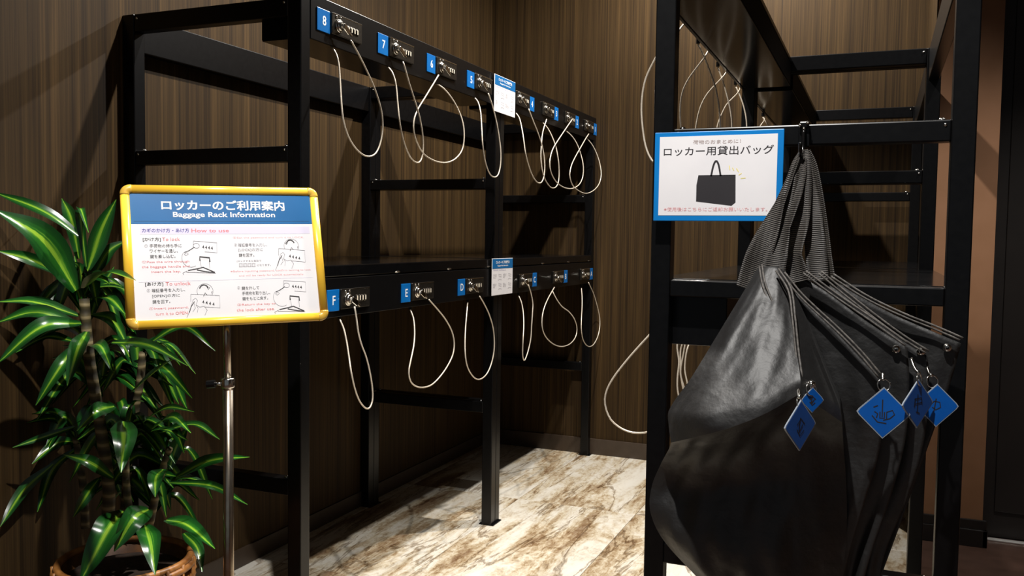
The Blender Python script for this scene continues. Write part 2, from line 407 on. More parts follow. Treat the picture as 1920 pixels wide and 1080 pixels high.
# ------------------------------------------------------------------ the racks
def rack(name, xf, s, y0, y1, label):
    """xf: aisle face; s: +1 when the aisle is on the +x side. Depth runs away from the aisle."""
    t = thing(name, label, 'baggage rack', (xf - s * 0.345, (y0 + y1) / 2, 0))
    def B(pn, d0, d1, a0, a1, z0, z1, bev=0.003, material='black_steel'):
        x0, x1 = sorted((xf - s * d0, xf - s * d1))
        return obj(pn, bx(x0, x1, a0, a1, z0, z1, bev), material, t)
    P = 0.046
    for d in (0.0, 0.643):
        for a in (y0, y1 - P):
            p = B('post', d, d + 0.048, a, a + P, 0.004, 2.0 if d else 2.004, 0.003)
            x0, x1 = sorted((xf - s * (d - 0.012), xf - s * (d + 0.06)))
            obj('foot_plate', bx(x0, x1, a - 0.0, a + P + 0.0, 0.0002, 0.005, 0.001), 'black_steel', p)
    for a in (y0 + .002, y1 - P + .002):
        B('end_beam', 0.048, 0.643, a, a + P - .004, 1.945, 2.0)
        B('crossbar', 0.048, 0.643, a, a + P - .004, 1.520, 1.566)
        B('crossbar', 0.048, 0.643, a, a + P - .004, 0.513, 0.562)
        for z in (1.566, 0.562):
            for d in (0.066, 0.625):
                q = obj('bolt', lathe([(0, .007), (.005, .006), (.0075, .003), (.008, 0), (0, -.001)], (xf - s * d, a + .02, z), 'Z', 12), 'chrome', t, True)
        for z in (1.986, 1.555):
            for d in (0.060, 0.631):
                obj('bolt', lathe([(0, -.003), (.0025, -.0028), (.0038, -.0012), (.004, 0), (0, .001)], (xf - s * d, a, z), 'Y', 12), 'chrome', t, True)
    B('back_rail', 0.650, 0.685, y0 + P, y1 - P, 1.885, 2.0)
    B('back_rail', 0.650, 0.685, y0 + P, y1 - P, 1.160, 1.172)
    B('shelf_board', 0.0, 0.691, y0 + P, y1 - P, 1.172, 1.209, 0.003, 'shelf_black')
    B('shelf_end_rail', 0.048, 0.643, y0 + .002, y0 + P, 1.167, 1.207)
    B('shelf_end_rail', 0.048, 0.643, y1 - P, y1 - .002, 1.167, 1.207)
    B('lock_panel', -0.001, 0.008, y0 + P + .001, y1 - .001, 1.886, 2.020, 0.0015)
    B('cable_housing', 0.008, 0.178, y0 + P + .001, y1 - P, 1.892, 1.975, 0.002, 'black_matte')
    B('underside_plate', 0.009, 0.176, y0 + P + .002, y1 - P - .001, 1.889, 1.892, 0.0005, 'black_gloss')
    B('top_plate', 0.008, 0.180, y0 + P + .001, y1 - P, 1.975, 1.99, 0.002)
    B('lock_panel', -0.001, 0.008, y0 + P + .001, y1 - .001, 1.044, 1.168, 0.0015)
    for k in range(3):
        a = y0 + .57 + k * .41 * (y1 - y0) / 1.468 * (1 if k < 2 else .97)
        b = lathe([(0, .005), (.006, .0045), (.011, .002), (.012, -.001), (0, -.0012)], (0, 0, 0), 'X', 14)
        for v in b.verts: v.co = Vector((xf + s * v.co.x * .6, a + v.co.y * 1.6, 1.176 + v.co.z * .35))
        obj('rivet', b, 'chrome', t, True)
    B('cable_housing', 0.008, 0.178, y0 + P + .001, y1 - P, 1.047, 1.166, 0.002)
    return t
XFL, XFR = -1.584, -0.512
rack('baggage_rack', XFL, 1, 2.174, 3.642, 'black steel baggage rack behind the yellow sign, with locks 8 to 5')
rack('baggage_rack', XFL, 1, 3.644, 5.075, 'black steel baggage rack in the far left corner, with locks 4 to 1')
rack('baggage_rack', XFR, -1, 2.100, 3.555, 'black steel baggage rack on the right with the bag sign and bags')
rack('baggage_rack', XFR, -1, 3.557, 5.010, 'black steel baggage rack behind the right one, against the end wall')

# ------------------------------------------------------------------ cable locks
def make_lock_meshes():
    """local frame: y along the panel, z up, +x out of the panel; origin at lower near corner"""
    W, Hh = 0.170, 0.064
    M = {}
    M['lock_body'] = (bx(0, .014, 0, W, 0, Hh, 0.003), 'lock_metal', False)
    M['lock_rim'] = (bx(.0125, .0155, 0.001, W - .001, Hh - .0035, Hh + .0005, 0.001), 'chrome', False)
    b = lathe([(0, 0), (.021, 0), (.021, .008), (.0185, .011), (.015, .012), (.015, .020), (.012, .023), (0, .0235)], (.014, .038, .030), 'X', 28)
    M['key_cylinder'] = (b, 'chrome', True)
    b = bmesh.new()
    # key: shaft and bow, turned a little, cable end crimped on it
    K = Matrix.Translation((.030, .040, .030)) @ Euler((math.radians(-28), 0, 0)).to_matrix().to_4x4()
    k1 = bx(0, .022, -.006, .006, -.006, .006, .002); k1.transform(K); merge(b, k1)
    k2 = bx(.012, .024, -.004, .034, -.010, .010, .004); k2.transform(K); merge(b, k2)
    k3 = tube([(.018, .030, 0), (.018, .048, 0)], .0055, 10); k3.transform(K); merge(b, k3)
    M['key'] = (b, 'chrome', False)
    b = bmesh.new()
    for y in (.024, .047):
        lathe([(0, .006), (.004, .005), (.0048, 0), (0, -.001)], (.014, y, .056), 'X', 10, b)
    M['position_mark'] = (b, 'chrome', True)
    for k in range(4):
        y = .090 + k * .0165
        M['dial%d' % k] = (lathe([(0, -.006), (.012, -.006), (.013, -.004), (.013, .004), (.012, .006), (0, .006)], (.008, y, .031), 'Y', 16), 'lock_metal', False)
        M['mark%d' % k] = (bx(.0205, .0218, y - .003, y + .003, .024, .039, .0005), 'dial_ivory', False)
    out = {}
    for k, (bm, mt, sm) in M.items():
        for v in bm.verts: v.co.x *= 0.5
        me = bpy.data.meshes.new(k); bm.to_mesh(me); bm.free(); me.materials.append(MATS[mt])
        if sm:
            for p in me.polygons: p.use_smooth = True
        out[k] = me
    return out
LM = make_lock_meshes()
def put(name, me, parent):
    o = bpy.data.objects.new(name, me); COL.objects.link(o); o.parent = parent; return o
def lock(y, z, xf, s, label, cable, group, char=None, tag_side=-1, name='cable_lock'):
    """y, z: lower near corner of the body on the panel face"""
    t = bpy.data.objects.new(name, None); COL.objects.link(t); t.empty_display_size = .03
    if s > 0: t.location = (xf + .001, y, z)
    else:
        t.location = (xf - .001, y + 0.17, z); t.rotation_euler = (0, 0, math.pi)
    t['label'] = label; t['category'] = 'lock'; t['group'] = group
    bpy.context.view_layer.update()
    for k in ('lock_body', 'key_cylinder', 'key', 'position_mark'): 
        o = put(k, LM[k], t)
        if k == 'lock_body': put('rim', LM['lock_rim'], o)
    for k in range(4):
        o = put('dial', LM['dial%d' % k], t); put('dial_mark', LM['mark%d' % k], o)
    inv = t.matrix_world.inverted()
    if cable:
        b = tube(crom(cable, 60), 0.0027, 8); b.transform(inv)
        me = bpy.data.meshes.new('cable'); b.to_mesh(me); b.free(); me.materials.append(MATS['cable_wire'])
        for p in me.polygons: p.use_smooth = True
        put('cable', me, t)
        b = tube([cable[0] + Vector((0, 0, .018)), cable[0] + Vector((0, 0, .002))], .006, 10); b.transform(inv)
        me = bpy.data.meshes.new('outlet'); b.to_mesh(me); b.free(); me.materials.append(MATS['black_steel']); put('cable_outlet', me, t)
    if char:
        ya = y - .071 if tag_side < 0 else y + .1705
        b = bx(xf + .001, xf + .004, ya, ya + .067, z - .004, z + .064, .0012); b.transform(inv)
        me = bpy.data.meshes.new('number_tag'); b.to_mesh(me); b.free(); me.materials.append(MATS['tag_blue'])
        tg = put('number_tag', me, t)
        MM = frame_matrix((xf + .0042, ya + .0335, z + .03), (0, 1, 0), (0, 0, 1))
        b = text(char, MM, 0.003, -.014, height=.029, bold=.012, align='CENTER', res=4); b.transform(inv)
        me = bpy.data.meshes.new('digit'); b.to_mesh(me); b.free(); me.materials.append(MATS['print_white'])
        put('character', me, tg)
    return t
def cab(pts, o, sc, xa=-1.590, xm=-1.522, xe=-1.540):
    """cable seen in the photo, hung in front of the lock panel"""
    n = len(pts); out = []
    for i, (x, y) in enumerate(pts):
        u = i / (n - 1)
        xv = xa + (xm - xa) * min(1, u / .25) if u < .5 else xm + (xe - xm) * max(0, (u - .7) / .3)
        out.append(pix(o[0] + x / sc, o[1] + y / sc, 0, xv))
    return out
ZA, ZB = (580, 0, 3.375), (860, 120, 4.1536)
ZC, ZD, ZE = (600, 470, 3.483), (640, 460, 2.7), (850, 470, 4.696)
C = {
 '8': (ZA, [(138,295),(165,330),(185,400),(195,520),(203,650),(215,760),(245,860),(290,935),(340,980),(380,990),(420,970),(448,910),(463,820),(460,730),(440,640),(405,540),(360,440),(310,340),(262,255)]),
 '7': (ZA, [(493,420),(520,450),(545,520),(558,640),(570,760),(590,870),(620,960),(650,1010),(685,1030),(708,1010),(720,940),(715,840),(695,730),(665,630),(630,520),(605,430),(592,390)]),
 '6': (ZA, [(803,528),(850,560),(900,620),(945,700),(972,780),(980,860),(970,940),(935,995),(885,1025),(830,1028),(775,1010),(720,970),(680,900),(660,830),(662,760),(685,695),(730,620),(785,530),(818,475)]),
 '5': (ZB, [(118,255),(150,295),(170,370),(178,470),(185,600),(195,700),(215,790),(245,860),(280,882),(308,860),(325,790),(328,690),(318,590),(300,480),(280,390),(255,300),(230,228)]),
 '4': (ZB, [(440,375),(470,415),(490,490),(505,580),(520,690),(545,790),(575,870),(610,920),(640,925),(660,890),(670,810),(665,720),(645,620),(615,530),(575,430),(545,350)]),
 '3': (ZB, [(650,452),(690,495),(725,560),(755,640),(775,740),(782,830),(778,910),(760,955),(725,965),(690,930),(665,880),(648,810),(640,720),(645,620),(655,530),(685,430)]),
 '2': (ZB, [(833,518),(880,560),(920,620),(950,700),(970,790),(968,870),(945,930),(900,965),(850,970),(790,945),(740,890),(713,820),(710,750),(730,670),(770,600),(830,510),(885,430)]),
 '1': (ZB, [(1000,580),(1040,630),(1075,700),(1100,780),(1110,860),(1095,930),(1050,985),(990,1008),(930,985),(885,940),(865,870),(875,800),(905,730),(950,650),(990,580),(1013,545)]),
 'F': (ZC, [(128,445),(155,510),(175,600),(190,700),(205,800),(230,910),(260,985),(300,1030),(325,1025),(342,980),(342,900),(325,790),(300,690),(270,610),(250,530),(238,440),(225,365)]),
 'E': (ZC, [(590,385),(610,440),(618,530),(612,620),(592,720),(580,790),(590,850),(625,885),(675,893),(730,875),(790,815),(840,740),(870,670),(876,600),(862,530),(820,450),(765,380),(712,320)]),
 'D': (ZD, [(640,288),(635,340),(628,430),(626,520),(632,590),(650,640),(680,675),(710,675),(740,645),(762,590),(774,520),(770,430),(752,360),(725,300),(700,258)]),
 'C': (ZE, [(573,393),(598,450),(615,540),(620,660),(614,780),(610,870),(612,935),(624,968),(640,940),(662,870),(682,770),(690,650),(697,540),(700,470),(685,380),(660,300)]),
 'B': (ZE, [(872,355),(905,420),(955,490),(1020,540),(1065,600),(1088,680),(1080,750),(1040,810),(985,840),(930,842),(870,815),(815,760),(785,690),(780,610),(795,520),(830,430),(890,322)]),
 'A': (ZE, [(1127,325),(1133,400),(1133,500),(1128,600),(1127,690),(1138,770),(1165,825),(1200,845),(1235,825),(1270,760),(1288,680),(1288,590),(1265,480),(1235,380),(1190,280)]),
}
UPL = {'8': 2.321, '7': 2.668, '6': 3.016, '5': 3.364, '4': 3.812, '3': 4.160, '2': 4.500, '1': 4.838}
LOL = {'F': 2.376, 'E': 2.837, 'D': 3.297, 'C': 3.882, 'B': 4.352, 'A': 4.815}
LAB = {
 '8': 'combination lock tagged eight, nearest on the upper rail, beside the front post',
 '7': 'combination lock tagged seven with narrow drooping cable, second from the front post',
 '6': 'combination lock tagged six whose cable crosses itself in a wide loop',
 '5': 'combination lock tagged five, just left of the upper instruction card',
 '4': 'combination lock tagged four, just right of the upper instruction card',
 '3': 'combination lock tagged three, second right of the upper instruction card',
 '2': 'combination lock tagged two, last but one before the end wall',
 '1': 'combination lock tagged one, last on the upper rail by the end wall',
 'F': 'combination lock tagged letter F under the shelf, touching the yellow sign edge',
 'E': 'combination lock tagged letter E under the shelf with a wide bulging cable',
 'D': 'combination lock tagged letter D, just left of the lower instruction card',
 'C': 'combination lock tagged letter C, with a long thin cable loop, right of lower card',
 'B': 'combination lock tagged letter B under the shelf with a round cable loop',
 'A': 'combination lock tagged letter A, last under the shelf by the end wall'}
for c in list(UPL) + list(LOL):
    (ox, oy, sc), pts = C[c]
    up = c in UPL
    y = (UPL if up else LOL)[c]
    lock(y, 1.922 if up else 1.068, XFL, 1, LAB[c],
         cab(pts, (ox, oy), sc), 'numbered locks on the upper rail' if up else 'lettered locks under the shelf',
         c, -1 if c in '8765FED' else 1)
# locks of the right racks: their bodies face the aisle, only the cables show from the entry
RC = [
 (2.46, 1.922, [(1262,72),(1240,92),(1228,111),(1210,150),(1203,195),(1205,240),(1213,282),(1228,306),(1246,300),(1256,260),(1256,200),(1252,140),(1258,84)], 2.46, 'first wire cable lock of the right rack, looping out left of its near post'),
 (2.79, 1.922, [(1309,83),(1325,118),(1345,180),(1350,260),(1335,330),(1310,345),(1288,300),(1276,230),(1278,180),(1290,150),(1324,103)], 2.79, 'second wire cable lock from the near end of the right rack'),
 (3.12, 1.922, [(1346,126),(1360,168),(1371,216),(1372,260),(1362,330),(1340,355),(1315,330),(1303,270),(1310,212),(1325,178),(1361,137)], 3.12, 'third wire cable lock from the near end of the right rack'),
 (3.38, 1.922, [(1379,160),(1392,192),(1399,221),(1400,250),(1392,320),(1375,340),(1352,310),(1343,250),(1360,200),(1387,168)], 3.44, 'fourth wire cable lock of the right rack, above the bag sign corner'),
 (4.10, 1.922, [(1430,219),(1440,236),(1443,260),(1436,290),(1428,296),(1421,270),(1424,240),(1434,222)], 4.16, 'small far wire cable lock above the right end of the bag sign'),
 (2.30, 1.070, [(1246,600),(1216,630),(1170,682),(1142,722),(1134,752),(1144,785),(1168,805),(1195,812),(1222,806),(1242,770),(1248,700),(1243,620)], 2.40, 'lower wire cable lock of the right rack with a wide loop left of its post'),
 (2.70, 1.070, [(1272,640),(1273,680),(1270,715),(1272,740),(1278,752),(1284,735),(1276,700),(1282,660),(1286,640)], 2.74, 'lower wire cable lock with narrow loop behind the lit bag, nearer one'),
 (3.12, 1.070, [(1281,642),(1276,690),(1279,720),(1286,742),(1290,728),(1284,690),(1292,645)], 2.95, 'lower wire cable lock with narrow loop behind the lit bag, farther one'),
]
for y, z, pts, Y, lab in RC:
    run = [at(px_, py_, Y) for px_, py_ in pts]
    low = z < 1.5
    outlet = Vector((XFR + .004, Y + .01, 1.040 if low else 1.882))
    key = Vector((XFR - .012, y + .085, z + .016))
    run = [outlet] + run + [Vector((XFR - .03, (y + .085 + Y) / 2, z - .03)), key] if low else run + [key]
    lock(y, z, XFR, -1, lab, run, 'cable locks of the right racks')

# ------------------------------------------------------------------ printed cards on the left racks
def info_card(yc, z0, z1, label):
    wd = 0.235
    t = thing('instruction_card', label, 'card', (XFL + .010, yc, z0), 'instruction cards on the left racks')
    obj('card', bx(XFL + .009, XFL + .012, yc - wd / 2, yc + wd / 2, z0, z1, .001), 'card_paper', t)
    M = frame_matrix((XFL + .0122, yc, (z0 + z1) / 2), (0, 1, 0), (0, 0, 1)); h = z1 - z0
    hd = obj('header', poly([(-wd / 2 + .002, h / 2 - .045), (wd / 2 - .002, h / 2 - .045), (wd / 2 - .002, h / 2 - .002), (-wd / 2 + .002, h / 2 - .002)], .0003, M), 'print_blue', t)
    obj('lettering', text('ロッカーのご利用案内', M, 0, h / 2 - .024, width=.15, height=.014, bold=.02, align='CENTER', z=.0006), 'print_white', hd)
    obj('lettering', text('Baggage Rack Information', M, 0, h / 2 - .037, width=.12, height=.008, bold=.015, align='CENTER', z=.0006), 'print_white', hd)
    obj('lettering', text('カギのかけ方・あけ方 How to use', M, -wd / 2 + .012, h / 2 - .055, width=.14, height=.006, z=.0005), 'print_violet', t)
    k = 0
    for cx in (-wd / 2 + .012, .006):
        for cy in (h / 2 - .068, h / 2 - .110):
            a = ('手荷物の持ち手に\nワイヤーを通し、\n鍵を差し込む。', '暗証番号を入力し、\n[OPEN]の方に\n鍵を回す。', '暗証番号を入力し、\n[LOCK]の方に\n鍵を回す。', '鍵を外して\n手荷物を取り出し、\n鍵をもとに戻す。')[k]; k += 1
            obj('lettering', text(a, M, cx, cy - .02, width=.040, height=.019, z=.0005, res=1), 'print_grey', t)
            obj('drawing', strokes([[(cx + .06, cy - .002), (cx + .092, cy - .006), (cx + .092, cy - .015), (cx + .06, cy - .011), (cx + .06, cy - .002)], [(cx + .055, cy - .028), (cx + .075, cy - .024), (cx + .095, cy - .028)]], .0012, M, .0005), 'print_grey', t)
    return t
info_card(3.668, 1.855, 2.016, 'upper white instruction card with blue header, between locks 5 and 4')
info_card(3.666, 1.047, 1.211, 'lower white instruction card with blue header, between locks D and C')

# ------------------------------------------------------------------ yellow framed sign on a pole stand
SCN = Vector((-1.448, 1.697, 1.252)); sy, stt, sr = (math.radians(a) for a in (48.78, 16.5, 1.2))
nrm = Vector((math.sin(sy) * math.cos(stt), -math.cos(sy) * math.cos(stt), math.sin(stt)))
r0 = Vector((math.cos(sy), math.sin(sy), 0)); u0 = nrm.cross(r0)
rr = r0 * math.cos(sr) + u0 * math.sin(sr); uu = u0 * math.cos(sr) - r0 * math.sin(sr)
SM = frame_matrix(SCN, rr, uu)
BW, BH, FB = 0.230, 0.1715, 0.0185
PX, PY = -1.456, 1.706
st = thing('sign_stand', 'yellow framed baggage rack information sign on a chrome pole', 'sign', (PX, PY, 0))
def loc(bm, M=SM): bm.transform(M); return bm
obj('backing', loc(bx(-BW + .008, BW - .008, -BH + .008, BH - .008, -.012, -.003, .001)), 'board_back', st)
sheet = obj('sheet', loc(bx(-BW + .014, BW - .014, -BH + .014, BH - .014, -.003, .0, 0)), 'card_paper', st)
def bar(p, q, rad=.0105):
    b = tube([p, q], FB * .56, 16, cap=True)
    for v in b.verts: v.co.z = v.co.z * .72
    return loc(b)
cx_, cy_ = BW - FB / 2, BH - FB / 2
for p, q in (((-cx_ + .014, cy_, .0), (cx_ - .014, cy_, .0)), ((-cx_ + .014, -cy_, .0), (cx_ - .014, -cy_, .0)), ((-cx_, -cy_ + .014, .0), (-cx_, cy_ - .014, .0)), ((cx_, -cy_ + .014, .0), (cx_, cy_ - .014, .0))):
    obj('frame_bar', bar(p, q), 'yellow_frame', st, True)
for sx in (-1, 1):
    for sz in (-1, 1):
        pts = [(sx * (cx_ - .0145), sz * cy_, 0)] + [(sx * (cx_ - .012 + .012 * math.sin(a)), sz * (cy_ - .012 + .012 * math.cos(a)), 0) for a in (i * math.pi / 12 for i in range(7))] + [(sx * cx_, sz * (cy_ - .0145), 0)]
        b = tube(pts, FB * .59, 16)
        for v in b.verts: v.co.z *= .74
        obj('frame_corner', loc(b), 'yellow_corner', st, True)
def rect(x0, x1, y0, y1, z=.0001): return poly([(x0, y0), (x1, y0), (x1, y1), (x0, y1)], z, SM)
mmq = lambda v: v / 1000.0
hd = obj('header_band', rect(-.2145, .2145, .077, .152, .0003), 'print_blue', sheet)
obj('header_line', rect(-.204, .204, .0835, .0842, .0005), 'print_black', sheet)
obj('lettering', text('ロッカーのご利用案内', SM, .001, .1105, width=.288, height=.0265, bold=.028, align='CENTER', z=.0007, res=3), 'print_white', sheet)
obj('lettering', text('Baggage Rack Information', SM, .001, .0905, width=.238, height=.0165, bold=.022, align='CENTER', z=.0007, res=3), 'print_white', sheet)
obj('title_band', rect(-.192, .203, .052, .0705, .0003), 'print_lilac', sheet)
def ln(s, mt, x, y, x2, h, bold=0.0, z=.0005):
    obj('lettering', text(s, SM, x / 1000, y / 1000, width=(x2 - x) / 1000, height=h / 1000, bold=bold, z=z), mt, sheet)
ln('カギのかけ方・あけ方', 'print_violet', -188, 56, -84, 10.5, .012)
ln('How to use', 'print_red', -79, 56, 7, 9.5, .012)
ln('[かけ方]', 'print_black', -187, 34, -148, 10.5, .012)
ln('To lock', 'print_red', -145, 35.5, -106, 8.5, .004)
ln('①', 'print_grey', -184, 20.5, -177, 7)
ln('手荷物の持ち手に', 'print_black', -173, 19.5, -103, 8.5)
ln('ワイヤーを通し、', 'print_black', -173, 7, -112, 8.5)
ln('鍵を差し込む。', 'print_black', -173, -6, -118, 8.5)
ln('①Pass the wire through', 'print_red', -191, -18.5, -88, 6.8)
ln('the baggage handle and', 'print_red', -192, -30.5, -88, 6.8)
ln('insert the key.', 'print_red', -172, -42.5, -108, 6.8)
ln('②Set the password and turn it to LOCK.', 'print_pink', 15, 39, 187, 6)
ln('②', 'print_grey', 17, 20.5, 23, 7)
ln('暗証番号を入力し、', 'print_grey', 26, 19.5, 95, 8.5)
ln('[LOCK]の方に', 'print_grey', 26, 7, 84, 8.5)
ln('鍵を回す。', 'print_black', 26, -6, 62, 8.5)
ln('(ロックすると自動で', 'print_grey', 20, -19.5, 78, 5.5)
for k in range(4):
    draw_box = [(25 + k * 10, -31), (33 + k * 10, -31), (33 + k * 10, -23), (25 + k * 10, -23), (25 + k * 10, -31)]
    obj('drawing', strokes([[(x / 1000, y / 1000) for x, y in draw_box], [((27 + k * 10) / 1000, -.030), ((27 + k * 10) / 1000, -.024)], [((31 + k * 10) / 1000, -.030), ((31 + k * 10) / 1000, -.024)]], .0007, SM, .0005), 'print_grey', sheet)
ln('になります。', 'print_grey', 67, -30, 100, 5.5)
ln('※Before inputting password, confirm turning to lock', 'print_pink', 4, -45, 197, 5.5)
ln('and will be ready for LOCK automatically.', 'print_pink', 23, -56, 179, 5.5)
ln('[あけ方]', 'print_black', -187, -73, -148, 10.5, .012)
ln('To unlock', 'print_red', -143, -72, -88, 8.5, .004)
ln('①', 'print_grey', -184, -86, -177, 7)
ln('暗証番号を入力し、', 'print_black', -173, -87, -101, 8.5)
ln('[OPEN]の方に', 'print_black', -173, -100.5, -113, 8.5)
ln('鍵を回す。', 'print_black', -173, -113.5, -135, 8.5)
ln('①Insert password,', 'print_red', -181, -129, -96, 6.8)
ln('turn it to OPEN.', 'print_red', -168, -141.5, -96, 6.8)
ln('②', 'print_grey', 17, -86, 23, 7)
ln('鍵を外して', 'print_black', 27, -88, 68, 8.5)
ln('手荷物を取り出し、', 'print_black', 27, -101, 93, 8.5)
ln('鍵をもとに戻す。', 'print_black', 27, -114, 87, 8.5)
ln('②Return the key to', 'print_red', 14, -128, 104, 6.8)
ln('the lock after use.', 'print_red', 12, -140.5, 101, 6.8)
def arc(cx, cy, rx, ry, a0, a1, n=14): return [(cx + rx * math.cos(a0 + (a1 - a0) * i / n), cy + ry * math.sin(a0 + (a1 - a0) * i / n)) for i in range(n + 1)]
def draw(lines, wd, mt):
    obj('drawing', strokes([[(x / 1000, y / 1000) for x, y in l_] for l_ in lines], wd / 1000, SM, .0005), mt, sheet)
R_ = math.radians
def digits(cx, cy, dx, dy):
    for k in range(4):
        ln('4', 'print_black', cx + k * dx, cy + k * dy, cx + k * dx + 4.6, 8.0, .01)
def lock_and_case(ox, oy):
    draw([[(ox, oy), (ox + 53, oy - 5), (ox + 52, oy - 30), (ox + 24, oy - 27)], [(ox, oy), (ox - 1, oy - 16)], arc(ox + 6, oy - 12, 7, 6, 0, 6.28)], .9, 'print_grey')
    digits(ox + 19, oy - 19, 6.5, -1)
    draw([[(ox - 22, oy - 28), (ox - 12, oy - 24), (ox + 2, oy - 15)]], 1.6, 'print_black')
    draw([arc(ox - 8, oy - 42, 20, 22, R_(140), R_(300), 16), [(ox - 22, oy - 32), (ox - 16, oy - 28), (ox - 13, oy - 32), (ox - 19, oy - 36), (ox - 22, oy - 32)]], .8, 'print_grey')
    draw([[(ox + 12, oy - 49), (ox + 12, oy - 39), (ox + 34, oy - 42), (ox + 34, oy - 52)]], 3.2, 'print_black')
    draw([[(ox + 13, oy - 48), (ox + 14, oy - 68)], [(ox + 33, oy - 52), (ox + 33, oy - 68)]], .8, 'print_grey')
    draw([[(ox - 16, oy - 72), (ox + 6, oy - 68), (ox + 18, oy - 65), (ox + 32, oy - 72), (ox + 44, oy - 78)], [(ox + 4, oy - 71), (ox + 20, oy - 75), (ox + 44, oy - 79)]], 2.4, 'print_black')
    draw([[(ox - 18, oy - 73), (ox - 28, oy - 78), (ox - 26, oy - 82)], [(ox - 20, oy - 76), (ox + 46, oy - 80)]], 1.2, 'print_grey')
lock_and_case(-76, 35); lock_and_case(128, -68)
def lock_and_hand(ox, oy, turn):
    draw([arc(ox, oy, 18, 18, R_(-35), R_(205), 18)], .8, 'print_grey')
    draw([arc(ox - 2, oy + 4, 10, 11, R_(20), R_(165), 12)], 2.6, 'print_black')
    tx = ox - 12 if turn > 0 else ox + 8
    draw([[(tx - 3, oy + 9), (tx, oy + 4), (tx + 3, oy + 9)], [(ox - 4, oy - 12), (ox, oy - 4), (ox + 4, oy - 10)], [(ox + 15, oy - 6), (ox + 16, oy - 1)]], 1.4, 'print_black')
    draw([[(ox - 32, oy - 6), (ox + 32, oy - 12), (ox + 31, oy - 42), (ox - 4, oy - 38)], [(ox - 32, oy - 6), (ox - 33, oy - 24)]], .9, 'print_grey')
    digits(ox - 8, oy - 30, 7.5, -2)
    draw([[(ox - 38, oy - 50), (ox - 33, oy - 36), (ox - 25, oy - 24)]], 1.6, 'print_black')
    draw([[(ox - 44, oy - 62), (ox - 36, oy - 44), (ox - 28, oy - 20), (ox - 22, oy - 16), (ox - 18, oy - 22), (ox - 22, oy - 32), (ox - 14, oy - 38), (ox - 4, oy - 36), (ox + 2, oy - 46), (ox - 4, oy - 58)], [(ox - 26, oy - 28), (ox - 24, oy - 40), (ox - 30, oy - 48)], [(ox - 22, oy - 32), (ox - 18, oy - 40), (ox - 20, oy - 50)]], .8, 'print_grey')
lock_and_hand(154, 20, 1); lock_and_hand(-57, -88, -1)
draw([[(-200, -62), (200, -62)]], .5, 'print_lilac')
obj('pole', tube([(PX, PY, .012), (PX, PY, .945)], .0125, 24), 'pole_steel', st, True)
obj('pole', tube([(PX, PY, .93), (PX - .004, PY - .002, 1.16)], .0085, 20), 'pole_steel', st, True)
obj('collar', lathe([(.012, 0), (.0155, 0), (.0165, .003), (.0165, .020), (.0145, .024), (.0085, .024)], (PX, PY, .928), 'Z', 28), 'chrome', st, True)
kn = obj('clamp_knob', tube([(PX - .012, PY - .006, .937), (PX - .03, PY - .014, .937)], .004, 10), 'chrome', st, True)
obj('knob_grip', tube([(PX - .028, PY - .013, .937), (PX - .046, PY - .021, .935)], .010, 8), 'black_steel', kn)
obj('bracket', loc(bx(-.03, .03, -.06, .02, -.03, -.012, .004)), 'black_steel', st)
b = lathe([(0, 0), (.15, 0), (.15, .006), (.145, .010), (.03, .014), (.016, .02), (0, .02)], (PX, PY, 0.0005), 'Z', 48)
obj('base_plate', b, 'pole_steel', st, True)

# ------------------------------------------------------------------ lending bag sign on the right rack
YS = 2.066
bs = thing('bag_sign', 'blue bordered white sign for lending bags on the right rack', 'sign', (-.353, YS + .02, 1.346))
obj('panel', bx(-.4995, -.2065, YS, YS + .004, 1.347, 1.554, .0015), 'sign_blue', bs)
GM = frame_matrix((0, YS - .0002, 0), (1, 0, 0), (0, 0, 1))
sh = obj('sheet', poly([(-.4875, 1.360), (-.220, 1.360), (-.220, 1.5435), (-.4875, 1.5435)], .0004, GM), 'card_paper', bs)
for xx in (-.45, -.26):
    obj('hook_strip', bx(xx - .012, xx + .012, YS + .004, YS + .035, 1.49, 1.512, .001), 'black_steel', bs)
def l2(s, mt, x, y, wd, h, bold=0.0):
    obj('lettering', text(s, GM, x, y, width=wd, height=h, bold=bold, align='CENTER', z=.0008, res=3), mt, sh)
l2('荷物のおまとめに！', 'print_taupe', -.355, 1.5245, .108, .0095)
l2('ロッカー用貸出バッグ', 'print_black', -.3525, 1.4985, .250, .0205, .006)
l2('※使用後はこちらにご返却お願いいたします。', 'print_pink', -.356, 1.3695, .236, .0095)
def pl2(pts, mt): obj('drawing', poly(pts, .0008, GM), mt, sh)
pl2([(-.399, 1.3925), (-.318, 1.3825), (-.309, 1.390), (-.3105, 1.453), (-.395, 1.453), (-.399, 1.43)], 'print_black')
obj('drawing', strokes([crom([(-.366, 1.450, 0), (-.361, 1.475, 0), (-.3555, 1.4855, 0), (-.350, 1.478, 0), (-.344, 1.450, 0)], 20)], .0042, GM, .0008), 'print_black', sh)
obj('drawing', strokes([[(-.325, 1.474), (-.3235, 1.464)], [(-.318, 1.469), (-.3145, 1.4625)], [(-.309, 1.4675), (-.304, 1.459)], [(-.3035, 1.452), (-.297, 1.456)], [(-.299, 1.4445), (-.288, 1.4455)]], .0018, GM, .0008), 'print_yellow', sh)

